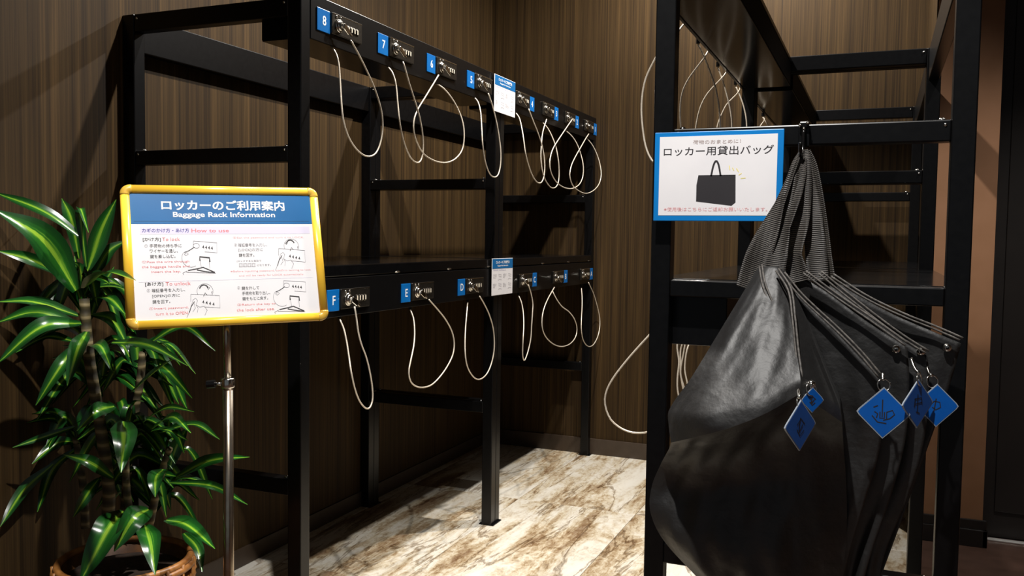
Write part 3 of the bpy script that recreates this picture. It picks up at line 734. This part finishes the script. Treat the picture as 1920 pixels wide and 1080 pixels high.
# ------------------------------------------------------------------ hook and hanging bags
HX, HZ = -.166, 1.505
hk = thing('bag_hook', 'small black hook on the right rack holding the black bags', 'hook', (HX, 2.09, 1.53))
obj('clip', bx(HX - .010, HX + .010, 2.078, 2.099, 1.556, 1.570, .003), 'black_steel', hk)
obj('clip_plate', bx(HX - .012, HX + .012, 2.088, 2.0995, 1.515, 1.560, .002), 'black_steel', hk)
hkb = obj('hook_wire', tube(crom([(HX, 2.088, 1.556), (HX, 2.074, 1.548), (HX, 2.068, 1.515), (HX, 2.055, 1.494), (HX, 2.028, 1.487), (HX, 2.005, 1.496), (HX, 1.998, 1.515)], 30), .004, 10), 'black_gloss', hk, True)
for dx, dz in ((-.008, .0), (.008, .004), (0, -.008)):
    obj('rivet', lathe([(0, -.004), (.003, -.003), (.004, 0), (0, .001)], (HX + dx, 2.077, 1.562 + dz), 'Y', 10), 'chrome', hk, True)

def loft(rows, nu, nv, thick=.012, wrinkle=.004, seed=0, fold=0.0):
    """cloth panel through rows of photo pixels with their own distance; front and back skin closed to a volume"""
    R3 = [crom([at(x, y, Y) for x, y, Y in r], nu) for r in rows]
    cols = [crom([R3[i][k] for i in range(len(R3))], nv) for k in range(nu)]
    rng = random.Random(seed); ph = [rng.uniform(0, 6.28) for _ in range(8)]
    bm = bmesh.new(); F = []; Bk = []
    for j in range(nv):
        fr, bk = [], []
        for k in range(nu):
            p = cols[k][j]; u, v = k / (nu - 1), j / (nv - 1)
            edge = min(1, 6 * min(u, 1 - u)) * min(1, 6 * v)
            d = wrinkle * (math.sin(9 * u + 3 * v + ph[0]) * .5 + math.sin(17 * u - 7 * v + ph[1]) * .3 + math.sin(5 * u + 13 * v + ph[2]) * .35 + math.sin(31 * u + 9 * v + ph[3]) * .12)
            d += fold * math.sin(14 * u + 1.5 * v + ph[4]) * v
            q = Vector(p) + Vector((0, d * edge, 0))
            fr.append(bm.verts.new(q)); bk.append(bm.verts.new(q + Vector((0, .002 + thick * edge, 0))))
        F.append(fr); Bk.append(bk)
    for j in range(nv - 1):
        for k in range(nu - 1):
            bm.faces.new((F[j][k], F[j + 1][k], F[j + 1][k + 1], F[j][k + 1]))
            bm.faces.new((Bk[j][k], Bk[j][k + 1], Bk[j + 1][k + 1], Bk[j + 1][k]))
    for k in range(nu - 1):
        bm.faces.new((F[0][k], F[0][k + 1], Bk[0][k + 1], Bk[0][k])); bm.faces.new((F[-1][k + 1], F[-1][k], Bk[-1][k], Bk[-1][k + 1]))
    for j in range(nv - 1):
        bm.faces.new((F[j + 1][0], F[j][0], Bk[j][0], Bk[j + 1][0])); bm.faces.new((F[j][-1], F[j + 1][-1], Bk[j + 1][-1], Bk[j][-1]))
    bmesh.ops.recalc_face_normals(bm, faces=bm.faces)
    return bm
def ribbon(path, wpx, twist, n=46, th=.0022, curl=.25):
    """webbing strap: path of (px, py, Y), widths in metres, twist = angle of the width about the path"""
    pts = crom([at(*p) for p in path], n)
    wd = np.interp(np.linspace(0, 1, n), np.linspace(0, 1, len(wpx)), wpx); tw = np.interp(np.linspace(0, 1, n), np.linspace(0, 1, len(twist)), twist)
    bm = bmesh.new(); uvl = bm.loops.layers.uv.new('UVMap'); rows = []; L_ = 0; NW = 7
    for i, p in enumerate(pts):
        t = (pts[min(i + 1, n - 1)] - pts[max(i - 1, 0)]).normalized()
        if i: L_ += (p - pts[i - 1]).length
        side = Vector((1, 0, 0)); side = (side - t * side.dot(t)).normalized(); nr = t.cross(side)
        a = math.radians(tw[i]); sd = side * math.cos(a) + nr * math.sin(a); nn_ = t.cross(sd)
        row = []
        for sgn in (1, -1):
            for k in range(NW):
                x = k / (NW - 1) - .5
                row.append(bm.verts.new(p + sd * wd[i] * x + nn_ * (curl * wd[i] * (x * x * 4 - .5) * .5 + sgn * th / 2)))
        rows.append((row, L_))
    for (a, la), (b, lb) in zip(rows, rows[1:]):
        ring = list(range(NW)) + list(range(2 * NW - 1, NW - 1, -1))
        for k in range(len(ring)):
            i, j = ring[k], ring[(k + 1) % len(ring)]
            f = bm.faces.new((a[i], a[j], b[j], b[i]))
            ui, uj = (i % NW) / (NW - 1), (j % NW) / (NW - 1)
            for lp, uvv in zip(f.loops, ((ui, la), (uj, la), (uj, lb), (ui, lb))): lp[uvl].uv = uvv
    bmesh.ops.recalc_face_normals(bm, faces=bm.faces)
    return bm
def hem(path, gap=.007, r=.0022):
    P = [at(*p) for p in path]; A = crom(P, 24)
    b = tube(A, r, 8)
    return tube([p + Vector((gap * .75, -.002, gap * .7)) for p in A], r, 8, b)
def snap(c, bagp):
    o = obj('snap_button', lathe([(0, -.006), (.004, -.006), (.0075, -.004), (.009, 0), (.009, .002)], c, 'Y', 18), 'chrome', bagp, True, 'chrome snap button')
    obj('snap_center', lathe([(0, -.0075), (.003, -.007), (.0035, -.005)], c, 'Y', 12), 'black_steel', o, True)
def key_tag(c, ang, size, ring_c, marks, bagp, clip_from=None):
    """blue diamond plate on a split ring; ang turns it about the vertical"""
    a = math.radians(ang); r = Vector((math.cos(a), math.sin(a), 0)); M = frame_matrix(c, r, (0, 0, 1))
    h = size / 2; e = .006
    dia = lambda q: [(0, -q), (q - e, -e), (q - e * .35, 0), (q - e, e), (0, q), (-q + e, e), (-q + e * .35, 0), (-q + e, -e)]
    t = obj('tag', poly(dia(h), .003, M @ Matrix.Translation((0, 0, -.0015))), 'tag_edge', bagp, False, 'blue diamond tag on a ring')
    obj('face', poly(dia(h * .945), .0002, M @ Matrix.Translation((0, 0, .0016))), 'tag_blue_deep', t)
    obj('back_face', poly(dia(h * .945), .0002, M @ Matrix.Translation((0, 0, -.0018))), 'tag_blue_deep', t)
    obj('marking', strokes([[(x * size, y * size) for x, y in l_] for l_ in marks], .0022, M, .0021), 'print_black', t)
    obj('ring', torus(ring_c, .0125, .0014, Vector((math.sin(a + .3), -math.cos(a + .3), .2))), 'chrome', t, True)
    if clip_from:
        obj('ring_clip', tube(crom([clip_from, (Vector(clip_from) + Vector(ring_c)) / 2 + Vector((0, -.004, 0)), Vector(ring_c) + Vector((0, 0, .012))], 8), .0035, 8), 'chrome', t, True)

GB = 'black lending bags hanging from one hook'
# -- the nearest bag: end gusset opened towards the entry, its lit upper fold on the left
b1 = thing('tote_bag', 'nearest black lending bag with a grey-lit upper fold and drooping base', 'bag', at(1400, 1150, 1.95), GB)
rows = [
 [(1421,502,1.980),(1432,500,1.968),(1445,499,1.962),(1457,501,1.960),(1468,508,1.962),(1476,517,1.976)],
 [(1388,557,1.945),(1408,554,1.922),(1432,552,1.914),(1455,554,1.914),(1477,560,1.922),(1498,566,1.955)],
 [(1345,628,1.895),(1372,622,1.868),(1408,616,1.858),(1448,616,1.858),(1486,620,1.868),(1524,632,1.925)],
 [(1296,708,1.845),(1330,702,1.812),(1380,694,1.797),(1440,688,1.797),(1497,682,1.818),(1552,706,1.895)],
 [(1254,770,1.865),(1300,776,1.762),(1360,768,1.742),(1430,748,1.748),(1501,712,1.790),(1573,760,1.875)],
 [(1254,800,1.850),(1304,806,1.752),(1362,793,1.732),(1431,767,1.738),(1501,728,1.786),(1577,780,1.872)],
 [(1258,830,1.832),(1310,818,1.750),(1366,803,1.730),(1432,777,1.736),(1501,738,1.784),(1579,792,1.872)],
 [(1254,842,1.862),(1308,834,1.800),(1366,820,1.790),(1432,795,1.795),(1501,760,1.830),(1580,812,1.905)],
 [(1240,868,1.900),(1300,862,1.880),(1362,852,1.876),(1430,832,1.880),(1501,805,1.895),(1582,842,1.935)],
 [(1222,912,1.912),(1288,912,1.912),(1352,908,1.910),(1425,898,1.912),(1501,884,1.920),(1586,895,1.950)],
 [(1219,958,1.912),(1285,964,1.900),(1350,966,1.895),(1420,965,1.900),(1500,960,1.915),(1588,965,1.955)],
 [(1242,1010,1.918),(1300,1022,1.885),(1360,1027,1.880),(1425,1030,1.886),(1500,1030,1.912),(1584,1040,1.958)],
 [(1300,1075,1.925),(1345,1087,1.890),(1395,1092,1.885),(1445,1095,1.890),(1505,1100,1.915),(1570,1110,1.962)],
 [(1350,1125,1.935),(1385,1137,1.905),(1420,1142,1.900),(1460,1145,1.905),(1505,1150,1.925),(1550,1155,1.965)]]
def creased(rows, cut_row, cut_col, nu, nv, thick, seed):
    """like loft, with a hard fold along one row and one column of the control net"""
    A, Bq = rows[:cut_row + 1], rows[cut_row:]
    def net(rs, n):
        R3 = []
        for r_ in rs:
            p = [at(*q) for q in r_]
            k1 = int(nu * .84)
            R3.append(crom(p[:cut_col + 1], k1) + crom(p[cut_col:], nu - k1 + 1)[1:])
        cols = [crom([R3[i_][k] for i_ in range(len(R3))], n) for k in range(nu)]
        return [[cols[k][j_] for k in range(nu)] for j_ in range(n)]
    n1 = int(nv * .45); G = net(A, n1) + net(Bq, nv - n1 + 1)[1:]
    kc, jc = int(nu * .84) - 1, n1 - 1
    rng = random.Random(seed); ph = [rng.uniform(0, 6.28) for _ in range(6)]
    bm = bmesh.new(); F, Bk = [], []
    for j_ in range(nv):
        fr, bk = [], []
        for k in range(nu):
            u, v = k / (nu - 1), j_ / (nv - 1)
            keep = min(1, 8 * min(u, 1 - u)) * min(1, 8 * v) * min(1, abs(j_ - jc) / 6) * min(1, abs(k - kc) / 4)
            d = .0035 * (math.sin(11 * u + 9 * v + ph[0]) + .7 * math.sin(23 * u - 17 * v + ph[1]) + .5 * math.sin(37 * u + 31 * v + ph[2]))
            q = G[j_][k] + Vector((0, d * keep, d * keep * .5))
            edge = min(1, 6 * min(u, 1 - u)) * min(1, 6 * v)
            fr.append(bm.verts.new(q)); bk.append(bm.verts.new((q.x, max(q.y + .004, 1.985 + .012 * edge), q.z)))
        F.append(fr); Bk.append(bk)
    for j_ in range(nv - 1):
        for k in range(nu - 1):
            bm.faces.new((F[j_][k], F[j_ + 1][k], F[j_ + 1][k + 1], F[j_][k + 1]))
            bm.faces.new((Bk[j_][k], Bk[j_][k + 1], Bk[j_ + 1][k + 1], Bk[j_ + 1][k]))
    for k in range(nu - 1):
        bm.faces.new((F[0][k], F[0][k + 1], Bk[0][k + 1], Bk[0][k])); bm.faces.new((F[-1][k + 1], F[-1][k], Bk[-1][k], Bk[-1][k + 1]))
    for j_ in range(nv - 1):
        bm.faces.new((F[j_ + 1][0], F[j_][0], Bk[j_][0], Bk[j_ + 1][0])); bm.faces.new((F[j_][-1], F[j_ + 1][-1], Bk[j_ + 1][-1], Bk[j_][-1]))
    bmesh.ops.recalc_face_normals(bm, faces=bm.faces)
    hard = set()
    for k in range(nu - 1): hard.add(bm.edges.get((F[jc][k], F[jc][k + 1])))
    for j_ in range(jc): hard.add(bm.edges.get((F[j_][kc], F[j_ + 1][kc])))
    for j_ in range(nv - 1):
        for k in (0, nu - 1): hard.add(bm.edges.get((F[j_][k], F[j_ + 1][k])))
    for e in hard:
        if e: e.smooth = False
    return bm
obj('bag_body', creased(rows, 6, 4, 60, 120, .05, 3), 'bag_black', b1, True)
obj('handle_strap', ribbon([(1503,284,2.035),(1494,300,2.015),(1478,345,2.005),(1448,420,1.998),(1422,480,1.985),(1402,542,1.965)], [.014,.026,.034,.046,.058,.050], [30,55,48,10,-25,-8]), 'webbing', b1, True, 'ribbed black webbing strap')
obj('hem_cord', hem([(1424,500,1.955),(1430,535,1.925),(1446,575,1.905),(1464,612,1.885)]), 'cord_grey', b1, True)
obj('hem_cord', hem([(1455,508,1.935),(1478,545,1.900),(1486,600,1.862),(1492,660,1.835),(1499,712,1.805)]), 'cord_grey', b1, True)
snap(at(1495, 716, 1.800), b1); snap(at(1521, 721, 1.812), b1)
tgm = [[(-.12, .02), (.0, .14), (.12, .02)], [(-.05, -.14), (.06, .02)], [(-.02, .16), (-.06, -.1)], [(-.12, -.06), (-.02, -.2), (.1, -.1)]]
key_tag(at(1500, 798, 1.760), 58, .098, at(1499, 757, 1.765), tgm, b1, at(1497, 722, 1.795))
key_tag(at(1523, 750, 1.800), 30, .050, at(1521, 730, 1.800), tgm, b1, at(1521, 721, 1.808))
# -- the bags behind it, fanned out to the right
def back_bag(label, strap, sw, st_, hempts, rows, seed, fold, Yb, snapc=None, tg=None, strap_lab='ribbed black webbing strap'):
    t = thing('tote_bag', label, 'bag', at(1560, 1110, Yb), GB)
    obj('bag_body', loft(rows, 34, 60, .012, .006, seed, fold), 'bag_black', t, True)
    obj('handle_strap', ribbon(strap, sw, st_), 'webbing', t, True, strap_lab)
    obj('hem_cord', hem(hempts), 'cord_grey', t, True)
    if snapc: snap(snapc, t)
    if tg: key_tag(*tg[:5], t, *tg[5:])
    return t
tg2 = [[(-.02, .26), (-.02, -.08)], [(-.16, .02), (-.1, -.02), (-.12, -.1)], [(-.06, .02), (-.06, -.1), (.02, -.1), (.02, .02)], [(.06, -.1), (.06, .02), (.16, .06), (.2, -.02), (.12, -.1), (.0, -.14)], [(-.2, -.06), (-.1, -.18), (.06, -.2)], [(-.18, .1), (-.1, .14)]]
tg3 = [[(-.12, .1), (.1, .12)], [(-.02, .2), (-.02, -.16)], [(-.1, .0), (.12, .02)], [(-.06, -.16), (.06, -.2)], [(-.1, .12), (-.12, -.06)], [(.1, .12), (.12, -.02)]]
tg4 = [[(-.14, .02), (-.06, .1), (.06, .08), (.08, -.04), (-.02, -.1), (-.1, -.04)], [(-.02, .16), (-.06, -.14)]]
back_bag('black lending bag with a hem running down to the frontal blue diamond tag',
 [(1505,283,2.035),(1500,310,2.012),(1488,355,2.000),(1470,430,1.992),(1455,480,1.985),(1448,528,1.975)], [.016,.034,.046,.040,.050,.046], [-30,-20,25,42,5,-20],
 [(1466,514,1.960),(1500,556,1.950),(1570,622,1.935),(1612,665,1.925),(1648,708,1.920)],
 [[(1462,512,1.975),(1500,556,1.965),(1560,615,1.955),(1610,668,1.945),(1650,712,1.935)],
  [(1470,600,1.985),(1520,660,1.965),(1580,720,1.955),(1620,760,1.95),(1655,780,1.945)],
  [(1480,760,1.99),(1540,790,1.975),(1590,820,1.96),(1625,840,1.955),(1648,850,1.955)],
  [(1480,900,1.995),(1540,910,1.98),(1580,925,1.965),(1605,935,1.96),(1622,940,1.96)],
  [(1470,1020,2.0),(1520,1025,1.985),(1555,1030,1.97),(1575,1035,1.968),(1592,1040,1.97)],
  [(1460,1120,2.0),(1500,1125,1.99),(1530,1125,1.985),(1550,1125,1.98),(1570,1125,1.98)]], 11, .010, 1.99,
 None, (at(1656, 774, 1.900), 6, .104, at(1657, 722, 1.905), tg2, at(1655, 700, 1.915)))
back_bag('black lending bag whose hem ends at the pale ring-shaped snap button',
 [(1507,281,2.036),(1506,312,2.015),(1503,355,2.005),(1494,430,2.000),(1490,480,1.998),(1500,528,1.992)], [.018,.036,.044,.052,.044,.050], [0,-25,-15,20,38,10],
 [(1506,512,1.972),(1560,552,1.968),(1630,600,1.962),(1670,628,1.958),(1698,648,1.955)],
 [[(1490,510,2.0),(1550,548,1.99),(1610,592,1.985),(1660,626,1.98),(1702,652,1.975)],
  [(1500,600,2.01),(1570,650,1.995),(1630,690,1.985),(1670,710,1.98),(1705,720,1.975)],
  [(1520,760,2.01),(1580,790,2.0),(1640,810,1.985),(1672,820,1.98),(1698,822,1.98)],
  [(1520,900,2.01),(1580,910,2.0),(1630,920,1.99),(1655,925,1.985),(1672,926,1.985)],
  [(1500,1020,2.01),(1560,1025,2.0),(1600,1030,1.995),(1620,1032,1.99),(1635,1034,1.99)],
  [(1490,1120,2.01),(1540,1125,2.0),(1570,1125,2.0),(1590,1125,1.995),(1610,1125,1.995)]], 22, .010, 2.005,
 at(1680, 655, 1.972), (at(1720, 757, 1.925), 52, .098, at(1724, 712, 1.930), tg3, at(1708, 672, 1.95)))
back_bag('black lending bag with two crossing cords and rearmost paired blue tag',
 [(1511,282,2.038),(1516,315,2.022),(1521,360,2.016),(1526,430,2.012),(1530,480,2.012),(1534,526,2.010)], [.016,.026,.036,.040,.046,.042], [-40,-45,-25,5,-18,-5],
 [(1534,512,2.000),(1590,558,1.998),(1660,612,1.995),(1700,640,1.992),(1736,662,1.990)],
 [[(1520,510,2.02),(1580,552,2.015),(1640,600,2.01),(1690,638,2.01),(1740,668,2.005)],
  [(1540,620,2.03),(1600,670,2.02),(1670,710,2.01),(1710,728,2.01),(1742,735,2.005)],
  [(1560,770,2.03),(1620,800,2.02),(1680,820,2.015),(1710,828,2.01),(1732,830,2.01)],
  [(1560,900,2.03),(1620,915,2.02),(1660,922,2.02),(1685,926,2.015),(1704,928,2.015)],
  [(1540,1010,2.03),(1590,1020,2.02),(1625,1025,2.02),(1645,1028,2.02),(1662,1030,2.02)],
  [(1530,1120,2.03),(1570,1125,2.02),(1600,1125,2.02),(1620,1125,2.02),(1640,1125,2.02)]], 33, .008, 2.02,
 at(1727, 659, 2.002), (at(1756, 760, 1.975), 14, .088, at(1748, 715, 1.978), tg4, at(1738, 688, 1.995)))
back_bag('rearmost black lending bag reaching farthest right beyond the tags',
 [(1514,284,2.040),(1526,312,2.034),(1536,360,2.032),(1546,430,2.032),(1551,480,2.034),(1556,526,2.036)], [.015,.02,.024,.026,.028,.03], [20,40,45,45,40,30],
 [(1558,518,2.028),(1620,558,2.026),(1690,592,2.024),(1750,616,2.022),(1800,638,2.020)],
 [[(1545,515,2.045),(1610,555,2.045),(1680,592,2.045),(1750,622,2.04),(1802,644,2.04)],
  [(1560,620,2.055),(1630,660,2.05),(1700,685,2.05),(1750,700,2.045),(1786,706,2.045)],
  [(1580,750,2.055),(1640,780,2.05),(1690,795,2.05),(1725,800,2.05),(1752,804,2.045)],
  [(1590,860,2.055),(1640,870,2.05),(1680,876,2.05),(1705,880,2.05),(1724,882,2.05)],
  [(1580,960,2.055),(1620,965,2.05),(1655,968,2.05),(1675,970,2.05),(1692,972,2.05)],
  [(1560,1120,2.055),(1590,1115,2.05),(1612,1110,2.05),(1630,1105,2.05),(1645,1100,2.05)]], 44, .004, 2.05,
 at(1776, 652, 2.032))

# ------------------------------------------------------------------ potted corn plant
PCX, PCY = at(235, 1038, 1.80)[:2]
pp = thing('potted_plant', 'green corn plant with yellow striped leaves in a woven basket', 'plant', (PCX, PCY, 0))
RB = .172
bk = obj('basket', lathe([(0, .004), (RB * .8, .004), (RB * .84, .02), (RB * .97, .22), (RB, .395), (RB - .012, .395), (RB * .9, .22), (RB * .76, .03), (0, .03)], (PCX, PCY, 0.0005), 'Z', 48), 'rattan_dark', pp, True)
for z, r_ in ((.402, RB - .003), (.388, RB + .004)):
    obj('rim', torus((PCX, PCY, z), r_, .010, (0, 0, 1), 64, 10), 'rattan', bk, True)
for k in range(10):
    z = .035 + k * .0355; r_ = RB * (.845 + .155 * (z / .395) ** .8) + .001
    pts = [(PCX + (r_ + .004 * math.sin(20 * a + k * math.pi)) * math.cos(a), PCY + (r_ + .004 * math.sin(20 * a + k * math.pi)) * math.sin(a), z) for a in (2 * math.pi * i / 120 for i in range(121))]
    obj('weave', tube(pts, .0125, 6), 'rattan_dark' if k % 3 else 'rattan', bk, True)
for k in range(20):
    a = 2 * math.pi * (k + .5) / 20
    obj('stake', tube([(PCX + RB * .86 * math.cos(a), PCY + RB * .86 * math.sin(a), .02), (PCX + RB * .99 * math.cos(a), PCY + RB * .99 * math.sin(a), .2), (PCX + (RB + .008) * math.cos(a), PCY + (RB + .008) * math.sin(a), .405)], .005, 6), 'rattan', bk, True)
obj('soil', lathe([(0, .375), (.08, .378), (RB * .85, .37), (RB * .93, .36)], (PCX, PCY, 0), 'Z', 32), 'soil', pp, True)
canes = [([(202,985),(204,920),(196,850),(182,760),(170,690),(163,630),(158,560)], 1.80, .017),
         ([(232,990),(236,930),(240,860),(252,780),(262,720),(268,660)], 1.88, .013),
         ([(280,985),(292,930),(305,880),(318,840)], 1.82, .011),
         ([(160,990),(158,930),(150,870),(142,820)], 1.90, .012),
         ([(250,990),(240,940),(236,880),(238,800)], 1.72, .010)]
for pts, Y, r_ in canes:
    obj('cane', tube(crom([at(x, y, Y) for x, y in pts], 26), r_, 12, None, r_ * .8), 'cane_bark', pp, True)
def leaf(b, mpt, t, wpx, Yb, Ym, Yt, roll=0.0, seed=0):
    """arching blade: base, middle and tip as seen, each at its own distance"""
    A, B_, T = (p if p.x > -2.255 else pix(*q, 0, -2.25) for p, q in ((at(*b, Yb), b), (at(*mpt, Ym), mpt), (at(*t, Yt), t)))
    n = 15; pts = crom([A, B_, T], n); rng = random.Random(seed)
    wid = wpx * 1.95 / FPX * 1.2
    bm = bmesh.new(); uvl = bm.loops.layers.uv.new('UVMap'); rows = []
    view = Vector((0, 0, CAM_H)) - B_; view.normalize()
    up = (Vector((0, 0, 1)) * .75 + view * .85).normalized()
    ph = rng.uniform(0, 6.28)
    for i, p in enumerate(pts):
        s = i / (n - 1)
        t_ = (pts[min(i + 1, n - 1)] - pts[max(i - 1, 0)]).normalized()
        nr = (up - t_ * up.dot(t_))
        nr = nr.normalized() if nr.length > 1e-4 else t_.orthogonal().normalized()
        sd = t_.cross(nr)
        a = roll + .25 * math.sin(2.2 * s + ph)
        sd2 = sd * math.cos(a) + nr * math.sin(a); nr2 = t_.cross(sd2) * -1
        prof = (.28 + .72 * min(1, s / .38) ** .8) if s < .38 else max(0.0, 1 - ((s - .38) / .62) ** 2.2)
        hw = max(.0012, wid / 2 * prof)
        row = []
        for k in range(5):
            x = k / 2 - 1
            lift = abs(x) * hw * .28 + .10 * hw * math.sin(9 * s + ph + (1.7 if x > 0 else 0)) * abs(x)
            row.append((bm.verts.new(p + sd2 * hw * x + nr2 * lift), (k / 4, s)))
        rows.append(row)
    for a_, b_ in zip(rows, rows[1:]):
        for k in range(4):
            q = (a_[k], a_[k + 1], b_[k + 1], b_[k])
            f = bm.faces.new([v for v, _ in q])
            for lp, (_, uvv) in zip(f.loops, q): lp[uvl].uv = uvv
    o = obj('leaf', bm, 'leaf', pp, True)
    return o
LV = [
 ((158,450),(85,398),(-12,360),26,1.80,1.74,1.68,0),
 ((142,545),(80,450),(-12,392),62,1.80,1.72,1.62,-.1),
 ((118,518),(62,488),(-6,470),27,1.82,1.78,1.72,.1),
 ((148,485),(134,412),(116,372),28,1.84,1.86,1.90,.3),
 ((162,500),(150,392),(166,436),18,1.80,1.78,1.74,.2),
 ((165,505),(190,432),(218,374),36,1.82,1.84,1.86,-.2),
 ((158,540),(200,512),(254,526),38,1.68,1.50,1.38,.1),
 ((148,592),(62,566),(-10,566),26,1.80,1.74,1.68,0),
 ((150,612),(70,585),(-10,606),30,1.78,1.72,1.66,0),
 ((152,606),(80,612),(-6,682),34,1.78,1.68,1.60,.2),
 ((163,622),(146,655),(126,723),33,1.76,1.68,1.64,.0),
 ((150,640),(112,690),(67,760),29,1.78,1.70,1.66,.2),
 ((140,640),(85,632),(28,662),22,1.84,1.86,1.88,.2),
 ((214,762),(180,772),(144,808),30,1.74,1.66,1.62,.1),
 ((140,800),(80,820),(24,839),15,1.82,1.76,1.70,.2),
 ((232,790),(231,830),(227,886),46,1.74,1.64,1.60,0),
 ((212,896),(165,866),(118,852),28,1.78,1.72,1.70,.1),
 ((100,870),(45,920),(0,988),26,1.84,1.78,1.72,.2),
 ((185,898),(165,925),(137,970),24,1.78,1.72,1.70,.3),
 ((232,958),(202,995),(150,1092),54,1.74,1.62,1.56,.15),
 ((280,955),(248,975),(214,1034),44,1.76,1.66,1.62,.25),
 ((272,985),(282,1020),(291,1078),40,1.70,1.60,1.56,-.1),
 ((312,975),(352,985),(403,1029),34,1.74,1.66,1.60,-.1),
 ((345,1000),(370,1028),(379,1072),24,1.72,1.66,1.62,0),
 ((330,895),(392,864),(468,857),24,1.78,1.80,1.82,0),
 ((318,905),(400,912),(464,946),18,1.80,1.80,1.80,0),
 ((210,642),(280,648),(352,686),24,1.78,1.70,1.66,0),
 ((270,650),(345,612),(404,658),18,1.84,1.84,1.84,0),
 ((248,735),(300,690),(344,662),24,1.78,1.72,1.68,.1),
 ((268,792),(315,764),(364,772),16,1.78,1.74,1.72,.1),
 ((285,805),(325,782),(358,812),24,1.78,1.70,1.66,.1),
 ((298,812),(365,796),(412,824),24,1.80,1.78,1.76,0),
 ((270,812),(312,806),(352,826),22,1.82,1.78,1.76,0),
 ((306,880),(292,898),(291,932),32,1.76,1.70,1.68,0),
 ((318,880),(330,840),(352,800),26,1.82,1.84,1.86,0),
 ((175,520),(205,470),(240,450),26,1.88,1.92,1.96,0),
 ((170,560),(205,560),(236,590),24,1.84,1.80,1.76,0),
 ((172,590),(210,600),(240,650),26,1.86,1.84,1.82,0),
 ((262,690),(290,640),(316,640),22,1.90,1.92,1.92,0),
 ((150,830),(110,830),(60,870),24,1.90,1.88,1.86,0),
 ((145,840),(100,880),(70,960),26,1.92,1.90,1.88,0),
 ((150,825),(175,790),(200,790),22,1.90,1.86,1.84,0),
 ((166,650),(190,650),(212,700),26,1.82,1.74,1.70,0),
 ((165,640),(120,610),(60,640),22,1.88,1.90,1.92,0),
 ((160,600),(150,540),(140,480),24,1.86,1.90,1.94,.2),
 ((168,600),(188,545),(214,500),24,1.86,1.90,1.94,-.2),
]
for i, a in enumerate(LV): leaf(*a, seed=i)
rg = random.Random(5)
heads = [(158, 560, 1.86, 20), (262, 690, 1.92, 20), (314, 850, 1.88, 18), (146, 830, 1.94, 16), (238, 820, 1.84, 16), (285, 940, 1.86, 12), (190, 720, 1.94, 16)]
for hx, hy, Yh, cnt in heads:
    for k in range(cnt):
        a = rg.uniform(-.6, 3.7); ln_ = rg.uniform(70, 150)
        mxp = (hx + .5 * ln_ * math.cos(a) * .9, hy - .5 * ln_ * math.sin(a) * .7 - 18)
        tp = (hx + ln_ * math.cos(a), hy - ln_ * math.sin(a) * .7 + rg.uniform(10, 80))
        dy = rg.uniform(-.08, .12)
        if tp[0] > 400 or mxp[0] > 385 or (tp[1] < 420 and tp[0] < 220) : continue
        leaf((hx, hy + rg.uniform(-25, 35)), mxp, tp, rg.uniform(18, 32), Yh, Yh + dy * .5, min(Yh + dy, 2.08), rg.uniform(-.4, .4), 100 + k)
